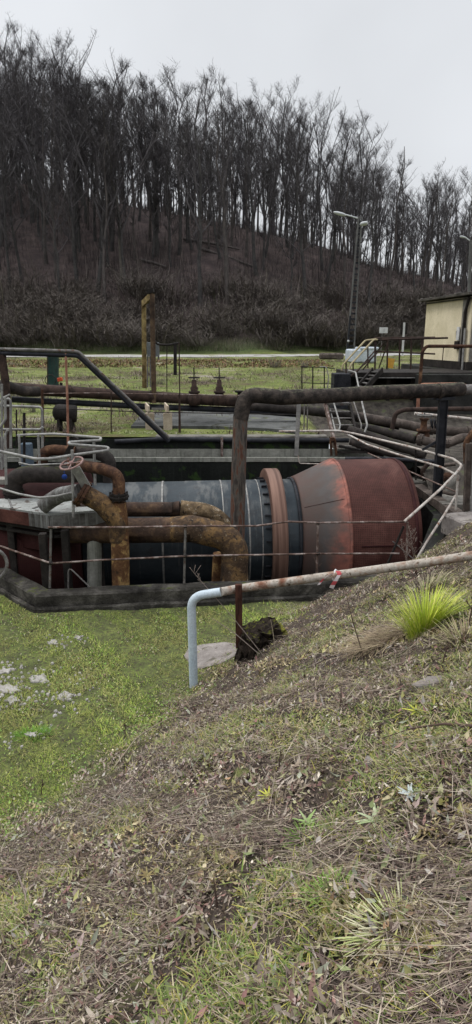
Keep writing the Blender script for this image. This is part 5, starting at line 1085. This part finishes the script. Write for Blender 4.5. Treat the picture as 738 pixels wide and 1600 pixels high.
weed(655, 905, 85, -.25, 'pale feathery dead weed in front of the red drum end', 12, 21, 'stem_grey', 9.3)
weed(640, 900, 60, -.3, 'shorter feathery dead weed at the red drum end', 8, 22, 'stem_grey', 9.2)
weed(500, 905, 40, -.3, 'thin weed leaning at the base of the red cone', 3, 23, 'stem_brown', 9.0)
def long_stem(a, b_, Y0, Y1, lab, mat='stem_grey', head=True):
    t_ = thing('tall_dead_grass', lab, 'dead stem', P(*a, Y0), 'leaning dead stems by the handrail'); A, B = P(*a, Y0), P(*b_, Y1); MB().tube([A, A.lerp(B, .5)+Vector((0,0,.03)), B], [.006, .005, .003], 5).build('stem', M[mat], t_)
    if head:
        mb = MB(); rr = random.Random(5)
        for k in range(9): q = B+(A-B)*.015*k; mb.tube([q, q+Vector((rr.uniform(-.08,.08), rr.uniform(-.04,.04), rr.uniform(.02,.11)))], [.002, .004], 4)
        mb.build('seed_head', M[mat], t_)
long_stem((424, 1040), (303, 895), 6.9, 7.2, 'long pale stem crossing the handrail with a feathery head')
long_stem((405, 1022), (330, 965), 6.9, 7.1, 'shorter pale stem slanting before the stone slab', head=False)
long_stem((430, 1012), (423, 968), 6.8, 6.85, 'straw coloured blade standing by the stump', 'straw', False)
# tufts
def tuft(px, py, rad, n, L, pal, label, name='grass_tuft', seed=1, lean=(.1, .8), droop=.35, azm=None, ell=(1, .6)):
    g = G(px, py); r = np.random.default_rng(seed); a = r.random(n)*6.28; q = np.sqrt(r.random(n))*rad; x = np.cos(a)*q*ell[0]; y = np.sin(a)*q*ell[1]
    az = a if azm is None else r.normal(azm, .6, n); z = h_all(x+g.x, y+g.y)-g.z
    V, Fc, C = ribbons(x, y, z, L*(.5+.6*r.random(n)), .005+.004*r.random(n), lean[0]+(lean[1]-lean[0])*r.random(n), pick(r, n, pal, .2), r, 5, droop*(.5+r.random(n)), az=az)
    o = npmesh(name, V, Fc, M['plant'], C); o.location = g; tag(o, label, 'grass tuft'); return o
tuft(664, 990, .12, 700, .40, [(.44,.52,.06), (.54,.60,.09), (.34,.44,.05), (.58,.56,.16), (.24,.33,.05)], 'bright yellow green grass tuft near the top of the bank', seed=3, lean=(.0, .6), droop=.22)
tuft(600, 1004, .20, 420, .26, [(.30,.24,.15), (.36,.29,.19), (.24,.18,.12), (.18,.13,.09)], 'straw coloured dry grass drooping left of the bright tuft', 'dry_grass_tuft', 4, (.7, 1.35), .3, 3.5, (1.4, .7))
tuft(725, 1000, .16, 180, .18, [(.34,.30,.16), (.25,.26,.10), (.30,.24,.15)], 'mixed dry grass at the right edge beside the bright tuft', 'dry_grass_tuft', 5)
tuft(665, 925, .22, 200, .18, [(.34,.30,.2), (.28,.27,.14)], 'thin dry grass under the end of the rusty handrail', 'dry_grass_tuft', 6)
tuft(625, 1452, .11, 150, .10, [(.36,.40,.16), (.44,.42,.28)], 'pale sprawling grass clump near the bottom right', 'grass_tuft', 7, (.8, 1.4))
tuft(520, 1395, .08, 120, .07, [(.15,.26,.05), (.2,.3,.07)], 'small fresh green clump low on the bank', 'grass_tuft', 8)
tuft(480, 1310, .09, 120, .07, [(.12,.2,.04), (.17,.25,.06)], 'small dark green clump in the lower middle of the bank', 'grass_tuft', 9)
tuft(52, 1150, .2, 300, .08, [(.10,.2,.03), (.14,.26,.04)], 'low lush grass clump beside the grey stone on the lawn', 'grass_tuft', 10)
# rosette with silvery leaves
def rosette(px, py, R_, n, pal, label, seed):
    g = G(px, py); r = np.random.default_rng(seed); az = np.linspace(0, 6.28, n, endpoint=False)+r.normal(0, .2, n)
    V, Fc, C = ribbons(np.zeros(n), np.zeros(n), np.zeros(n)+.02, R_*(.7+.5*r.random(n)), np.full(n, R_*.32), 1.0+.35*r.random(n), pick(r, n, pal, .15), r, 4, .15, az=az)
    o = npmesh('leaf_rosette', V, Fc, M['plant'], C); o.location = g; tag(o, label, 'plant', 'leaf rosettes on the bank')
rosette(640, 1250, .06, 11, [(.40,.43,.42), (.33,.37,.35)], 'silvery grey leaf rosette on the right of the bank', 1)
rosette(585, 1290, .08, 10, [(.26,.32,.16), (.32,.36,.22)], 'pale green leaf rosette below the silvery one', 2)
rosette(420, 1250, .06, 9, [(.42,.42,.07), (.36,.38,.06)], 'yellow green mossy rosette left of the silvery one', 3)
rosette(230, 1375, .05, 9, [(.17,.13,.06), (.22,.18,.08)], 'ochre leaf rosette near the bottom left', 4)
rosette(650, 1118, .06, 9, [(.42,.42,.07), (.36,.38,.06)], 'yellow moss clump on the upper right of the bank', 5)
rosette(480, 1290, .06, 9, [(.2,.28,.1), (.28,.34,.16)], 'small green rosette in the lower middle', 6)

# weeds along the far field
r = np.random.default_rng(8); n = 60000
y = 15.5+r.random(n)**1.4*40; x = (r.random(n)*2-1)*(.45*y+2); ok = (np.abs(lump(x, y, .5, 3)+.6*lump(x, y, 1.3, 1)) < 1.1) & ~inpoly(x, y, [(p.x, p.y) for p in pts if hasattr(p, 'x')] if False else [(-3, 15.9), (4, 15.9), (4, 18.5), (-2.4, 18.5)]) & ~((x > 2.3) & (y < 24.3) & (r.random(n) > .06)) & ~((x > 6.5) & (y > 23) & (y < 33))
x, y = x[ok], y[ok]; n = len(x); z = h_all(x, y); cl = lump(x, y, .45, 6)+.5*lump(x, y, 1.1, 2)+.5*(r.random(n)-.5)
col = np.where((cl > .22)[:, None], pick(r, n, [(.10,.075,.06), (.17,.13,.11), (.07,.05,.042)]), np.where((cl < -.3)[:, None], pick(r, n, [(.24,.24,.14), (.28,.26,.20), (.20,.22,.10)]), pick(r, n, [(.11,.15,.045), (.15,.18,.05), (.08,.10,.035), (.18,.17,.09)])))
V, Fc, C = ribbons(x, y, z, (.02+.06*r.random(n))*(1+(cl > .22)*2.6), .012+.018*r.random(n), .5+1.0*r.random(n), col, r, 1)
tag(npmesh('field_grass', V, Fc, M['plant'], C), 'patchy green and straw coloured grass of the field behind the pit', 'grass', None, 'stuff')
# brown leaf bank before the road
r = np.random.default_rng(19); V = []; n = 0; XS = []; YS = []; HS = []
for k in range(46):
    cy_ = r.uniform(19, 50); cx_ = r.uniform(-.42, .30)*cy_; m_ = int(r.uniform(120, 420)); XS.append(r.normal(cx_, r.uniform(.3, 1.3), m_)); YS.append(r.normal(cy_, r.uniform(.25, .8), m_)); HS.append(np.full(m_, r.uniform(.5, 1.2)))
x, y, h_ = np.concatenate(XS), np.concatenate(YS), np.concatenate(HS); ok = (y > 18.8) & ~((x > 2.3) & (y < 24.3)) & ~((x > 6.5) & (y < 33)); x, y, h_ = x[ok], y[ok], h_[ok]; n = len(x); z = h_all(x, y)
V, Fc, C = ribbons(x, y, z, h_*(.08+.25*r.random(n)), .015+.02*r.random(n), .4+1.0*r.random(n), pick(r, n, [(.12,.09,.075), (.18,.14,.12), (.08,.06,.05), (.24,.20,.16), (.12,.13,.06)]), r, 2, .2)
tag(npmesh('dead_brush', V, Fc, M['plant'], C), 'heaps of dead brown brushwood on the field', 'brushwood', None, 'stuff')
r = np.random.default_rng(9); n = 26000; y = 40+r.random(n)*8; x = -30+r.random(n)*36; z = h_all(x, y); ok = lump(x, y, .3, 4)+.5*lump(x, y, .9, 1) > -.5; x, y, z = x[ok], y[ok], z[ok]; n = len(x)
V, Fc, C = ribbons(x, y, z, .07+.14*r.random(n), .05+.05*r.random(n), .6+.9*r.random(n), pick(r, n, [(.16,.085,.05), (.11,.065,.04), (.20,.12,.07), (.13,.14,.05), (.20,.21,.07)]), r, 1)
tag(npmesh('bracken', V, Fc, M['plant'], C), 'rust brown dead bracken on the low bank before the road', 'bracken', None, 'stuff')

# ------------------------------------------------------------------ wood on the hill
def grow_tree(seed, h, spread=1.0, fork=False, dens=1.0):
    rr = random.Random(seed); trunk = MB(); crown_v = []; crown_f = []
    def add_tube(a, pts, rads, n):
        a.tube(pts, rads, n, cap=False)
    pts = []; ox = oy = 0
    for k in range(9):
        q = k/8; ox += rr.uniform(-.5, .5)*(q+.15); oy += rr.uniform(-.5, .5)*(q+.15); pts.append(Vector((ox, oy, h*.93*q)))
    r0 = .20*h/18; rad = [r0*(1.35 if k == 0 else 1)*(1-.80*k/8) for k in range(9)]
    trunk.tube(pts, rad, 7, cap=False); cr = MB(); tips = []
    def at(q): f = q*8; i = min(int(f), 7); return pts[i].lerp(pts[i+1], f-i), rad[i]*(1-(f-i))+rad[i+1]*(f-i)
    nb = int(17*dens); fk = rr.sample(range(1, 7), rr.randint(0, 2))
    for k in range(nb):
        q = .30+.68*(k/nb)**.9+rr.uniform(-.03, .03); q = min(q, .98); p, rp = at(q); az = k*2.4+rr.uniform(-.5, .5)
        up = rr.uniform(.5, 1.25); L = h*(.16+.24*(1-q))*rr.uniform(.6, 1.15)*spread
        if q < .45 and rr.random() < .5: L *= .4
        if k in fk: up = 2.6; L = h*(.98-q)*.95
        d = Vector((math.cos(az), math.sin(az), up)).normalized(); P0 = [p]; dd = d.copy()
        for s in range(4):
            dd = (dd+Vector((rr.uniform(-.22,.22), rr.uniform(-.22,.22), rr.uniform(-.02,.22)))).normalized(); P0.append(P0[-1]+dd*L/4)
        rb_ = rp*(.78 if k in fk else .50); cr.tube(P0, [rb_*(1-.2*s) for s in range(5)], 4, cap=False)
        for s in range(int(7*dens)):
            qq = .25+.75*s/7; f = qq*4; i = min(int(f), 3); a = P0[i].lerp(P0[i+1], f-i); th = rr.uniform(0, 6.28)
            d2 = (dd*.7+Vector((math.cos(th), math.sin(th), rr.uniform(.1, .9)))*.75).normalized(); L2 = L*rr.uniform(.3, .5)
            b1 = a+d2*L2*.5+Vector((rr.uniform(-.1,.1), rr.uniform(-.1,.1), 0)); b2 = b1+(d2+Vector((0,0,.25))).normalized()*L2*.5
            cr.tube([a, b1, b2], [rb_*.42, rb_*.3, rb_*.14], 3, cap=False); tips.append((a, b1, b2, L2))
    V = []; Fq = []
    for (a, b1, b2, L2) in tips:
        for s in range(17):
            q = .2+.8*s/17; c = a.lerp(b1, q*2) if q < .5 else b1.lerp(b2, q*2-1); th = rr.uniform(0, 6.28)
            d3 = Vector((math.cos(th)*.8, math.sin(th)*.8, rr.uniform(.0, 1.1))).normalized(); L3 = rr.uniform(.35, .95)*h/18; e = c+d3*L3; w_ = Vector((-d3.y, d3.x, .2)).normalized()*.016
            i0 = len(V); V += [c-w_, c+w_, e]; Fq.append((i0, i0+1, i0+2))
            for u in range(2):
                c2 = c.lerp(e, .35+.3*u); th2 = rr.uniform(0, 6.28); e2 = c2+(d3*.6+Vector((math.cos(th2), math.sin(th2), .4))*.6)*L3*.5; w2 = Vector((.2, -.2, 1)).cross(e2-c2).normalized()*.009
                i0 = len(V); V += [c2-w2, c2+w2, e2]; Fq.append((i0, i0+1, i0+2))
    cr.add(V, Fq); return trunk, cr
def raw_mesh(mb, name, mat):
    me = bpy.data.meshes.new(name); me.from_pydata([tuple(v) for v in mb.v], [], mb.f); me.materials.append(mat); me.polygons.foreach_set('use_smooth', mb.sm); me.update(); return me
variants = []
for i in range(9):
    tk, cr = grow_tree(100+i, 18, [1, .8, 1.15, .9, .7, 1.05, .85, 1.2, .75][i]); variants.append((raw_mesh(tk, 'trunk', M['bark']), raw_mesh(cr, 'crown', M['twig'])))
slim = []
for i in range(4):
    tk, cr = grow_tree(200+i, 18, .5, dens=.6)
    slim.append((raw_mesh(tk, 'trunk', M['bark_mid']), raw_mesh(cr, 'crown', M['twig'])))
def put_tree(x, y, hh, var, rz, label, name='bare_tree', group=None, tilt=(0, 0), trunk_mat=None, fat=1.0):
    z = float(h_all(x, y))-.3
    o = bpy.data.objects.new(name, None); sc.collection.objects.link(o); o.location = (x, y, z); o.rotation_euler = (tilt[0], tilt[1], rz); s = hh/18; o.scale = (s*fat, s*fat, s)
    tag(o, label, 'tree', group)
    for me in var:
        c = bpy.data.objects.new(me.name.split('.')[0], me); sc.collection.objects.link(c); c.parent = o
        if trunk_mat and me.name.startswith('trunk'):
            m2 = me.copy(); m2.materials.clear(); m2.materials.append(trunk_mat); c.data = m2
    return o
rt = random.Random(5); placed = []
def zone(x, y):
    a = 369+1000*x/y
    col = 'above the pit railings at the left' if a < 200 else 'behind the tall yellow and brown frame' if a < 330 else 'left of the lamp post' if a < 540 else 'between the lamp post and the cream building' if a < 660 else 'behind the cream building'
    d = y-float(foot(x)); row = 'low on the slope' if d < 20 else 'halfway up the slope' if d < 42 else 'on the ridge'
    return col, row
cnt = 0; tries = 0
while cnt < 282 and tries < 30000:
    tries += 1; y = 70+rt.random()**.9*95; x = rt.uniform(-1, 1)*(.385*y+5)
    d = y-float(foot(x))
    rdgY = (max(9, min(46, 20-.27*x))/.47)
    if d < 9 or d > rdgY+26 or (d < 20 and rt.random() < .5): continue
    mind = 2.35 if d < 40 else 2.3
    if any((x-a)**2+(y-b)**2 < mind**2 for a, b in placed): continue
    placed.append((x, y)); cnt += 1
    base_h = (21-.085*x-.03*max(x, 0)*1.2)*rt.uniform(.62, 1.06)*(.92 if d > rdgY else 1)
    col_, row_ = zone(x, y); sl_ = rt.random() < .35
    var = slim[rt.randrange(4)] if sl_ else variants[rt.randrange(9)]
    lab = ('slim' if sl_ else 'dark spreading')+' bare tree '+row_+' '+col_
    put_tree(x, y, base_h, var, rt.uniform(0, 6.28), lab, 'bare_tree', lab.replace('tree', 'trees'), (rt.gauss(0, .07), rt.gauss(.0, .07)), None, .9 if sl_ else 1)
# notable individual trees
for (px, by, ty, Y, v, mt, tilt, lab) in ((191, 440, 190, 84, 1, M['bark_pale'], 0, 'pale grey straight trunked tree standing lowest on the slope'), (122, 390, 140, 90, 2, M['bark'], 0, 'darkest thick trunked tree left of the pale one'), (245, 400, 150, 92, 4, M['bark'], .03, 'dark tree directly above the tall frame'), (50, 350, 120, 95, 5, M['bark'], 0, 'tall forked tree near the left edge'), (560, 400, 240, 98, 6, M['bark'], .12, 'dark tree leaning right just behind the lamp post'), (478, 470, 230, 82, 3, M['bark'], .10, 'dark slanting tree low on the slope left of the lamp post'), (400, 430, 190, 88, 7, M['bark'], .06, 'dark tree low on the slope above the overhead pipe bend')):
    d = ray(px, by); q = P(px, by, Y); x = q.x
    # walk to the terrain
    g = G(px, by, y0=66, y1=150); s = px2m(g.y, by)
    put_tree(g.x, g.y, (by-ty)*s*1.02, variants[v], 1.3*v, lab, 'bare_tree', None, (0, tilt), mt, 1.15)
# saplings and shrubs
sh = []
for i in range(6):
    rr = random.Random(400+i); V = []; Fq = []
    for k in range(60):
        a = rr.uniform(0, 6.28); q = rr.random()*.9; b0 = Vector((math.cos(a)*q, math.sin(a)*q, 0)); L = rr.uniform(1.0, 2.6); d = Vector((math.cos(a)*.35+rr.uniform(-.3,.3), math.sin(a)*.35+rr.uniform(-.3,.3), 1)).normalized()
        p = b0
        for s in range(4):
            dn = (d+Vector((rr.uniform(-.3,.3), rr.uniform(-.3,.3), -.06*s))).normalized(); e = p+dn*L/4; w_ = Vector((-dn.y, dn.x, 0)).normalized()*(.022*(1-.2*s)); w1 = w_*.8
            i0 = len(V); V += [p-w_, p+w_, e+w1, e-w1]; Fq.append((i0, i0+1, i0+2, i0+3))
            for u in range(4):
                c = p.lerp(e, rr.random()); f_ = c+Vector((rr.uniform(-1,1), rr.uniform(-1,1), rr.uniform(0,1)))*.45; wv_ = Vector((.3,-.3,1)).cross(f_-c).normalized()*.010; i0 = len(V); V += [c-wv_, c+wv_, f_, f_]; Fq.append((i0, i0+1, i0+2))
            p = e; d = dn
    me = bpy.data.meshes.new('shrub'); me.from_pydata([tuple(v) for v in V], [], Fq); me.materials.append(M['shrub_twig']); me.update(); sh.append(me)
rs = random.Random(9)
for i in range(170):
    x = rs.uniform(-42, 44); y = float(foot(x))+1.5+13*rs.random()**1.3; 
    o = bpy.data.objects.new('bare_shrub', sh[rs.randrange(6)]); sc.collection.objects.link(o); o.location = (x, y, float(h_all(x, y))-.1); o.rotation_euler = (0, 0, rs.uniform(0, 6.28)); s = rs.uniform(.8, 1.5); o.scale = (s*1.9, s*1.6, s)
    a = 369+1000*x/y; zn = 'at the left' if a < 200 else 'behind the tall frame' if a < 330 else 'behind the overhead pipe' if a < 520 else 'around the lamp post' if a < 600 else 'near the cream building'
    tag(o, 'tangled leafless shrub at the foot of the wooded slope '+zn, 'shrub', 'leafless shrubs at the foot of the slope '+zn)
# small bare shrubs on the field
for i, (px, py, Y, s, lab) in enumerate(((48, 602, 20, .33, 'dark cone shaped bush beyond the handrail at the left'), (25, 600, 24, .4, 'sparse leafless bush between the handrail post and the cone bush'), (68, 600, 22, .4, 'thin leafless bush just left of the green column'), (430, 580, 40, .45, 'low brown bush on the field left of the thin fence'), (475, 577, 40, .35, 'low brown bush on the field behind the thin fence'), (250, 585, 30, .28, 'low twiggy bush behind the tall frame'), (530, 556, 46, .2, 'tiny bush left of the lamp post foot'))):
    o = bpy.data.objects.new('field_bush', sh[i % 6]); sc.collection.objects.link(o); q = P(px, py, Y); o.location = (q.x, Y, float(h_all(q.x, Y))-.05); o.scale = (s*(.35 if i == 0 else .8), s*(.35 if i == 0 else .8), s*(1.15 if i == 0 else .7)); tag(o, lab, 'bush')
# undergrowth: thin saplings and brambles over the slope
r = np.random.default_rng(20); n = 170000; x = (r.random(n)*2-1)*64; d = .5+r.random(n)**2.0*72; y = foot(x)+d; z = h_all(x, y)
dn = lump(x, y, .16, 2)+.5*lump(x, y, .45, 5); ok = dn > -.8+1.2*r.random(n); x, y, z, d, dn = x[ok], y[ok], z[ok], d[ok], dn[ok]; n = len(x)
col = pick(r, n, [(.050,.041,.041), (.080,.066,.062), (.125,.105,.095), (.036,.030,.031)], .3)*np.where(r.random(n) > .97, 2.0, 1)[:, None]; gr = (d < 2+14*r.random(n)**2)[:, None]; col = np.where(gr, pick(r, n, [(.05,.06,.028), (.075,.085,.04), (.12,.11,.07), (.15,.13,.10)], .3), np.where((d < 16)[:, None], col*1.55, col))
L = (.35+1.3*r.random(n)**1.6)*np.where(d < 4, .5, 1)+np.where((d > 10) & (r.random(n) > .93), 3.5*r.random(n), 0)
V, Fc, C = ribbons(x, y, z, L, .018+.012*L+.02*r.random(n), .02+.55*r.random(n)/(.5+L*.6), col, r, 2, .12, base=-.05)
tag(npmesh('undergrowth', V, Fc, M['plant'], C), 'leafless brushwood and brambles covering the hillside', 'undergrowth', None, 'stuff')
# far side of the ridge: a wood nobody could count
VV = []; FF = []; off_ = 0; src = []
for tkm, crm in slim+variants[1:3]:
    for me_ in (tkm, crm):
        pass
def tri_arrays(me_):
    v_ = np.empty(len(me_.vertices)*3, np.float32); me_.vertices.foreach_get('co', v_); me_.calc_loop_triangles(); f_ = np.empty(len(me_.loop_triangles)*3, np.int32); me_.loop_triangles.foreach_get('vertices', f_); return v_.reshape(-1, 3), f_.reshape(-1, 3)
srcs = []
for tkm, crm in slim:
    a1, f1 = tri_arrays(tkm); a2, f2 = tri_arrays(crm); srcs.append((np.concatenate([a1, a2]), np.concatenate([f1, f2+len(a1)])))
r = np.random.default_rng(77)
for i in range(330):
    x = r.uniform(-75, 75); rd_ = max(9, min(46, 20-.27*x))/.47; y = float(foot(x))+rd_+r.uniform(2, 45); a_, f_ = srcs[i % 4]; s_ = (19-.06*x)*r.uniform(.65, 1.0)/18; th = r.uniform(0, 6.28); c_, q_ = math.cos(th), math.sin(th)
    v_ = a_*s_; v_ = np.stack([v_[:, 0]*c_-v_[:, 1]*q_+x, v_[:, 0]*q_+v_[:, 1]*c_+y, v_[:, 2]+float(h_all(x, y))-.3], 1); VV.append(v_); FF.append(f_+off_); off_ += len(v_)
tag(npmesh('distant_wood', np.concatenate(VV), np.concatenate(FF), M['twig']), 'leafless wood massed beyond the crest of the hill', 'wood', None, 'stuff')
# fallen logs
for i, (px, py, L, az, lab) in enumerate(((330, 385, 9, -.5, 'fallen log slanting down right near mid slope'), (355, 400, 8, -.55, 'second fallen log just below the mid slope one'), (430, 470, 5, -.3, 'fallen branch low on the slope above the overhead pipe'), (240, 415, 4, -.4, 'short fallen log above the tall frame'))):
    g = G(px, py, y0=66, y1=150); e = Vector((math.cos(az)*L/2, math.sin(az)*L/2, 0)); a = g-e; b_ = g+e; a.z = float(h_all(a.x, a.y))+.25; b_.z = float(h_all(b_.x, b_.y))+.25
    lone(MB().tube([a, (a+b_)/2+Vector((0,0,.1)), b_], [.2, .17, .11], 8), 'fallen_log', M['bark_mid'], lab, 'log', 'fallen logs on the slope')
for o in bpy.data.objects:
    if '_o' in o: del o['_o']
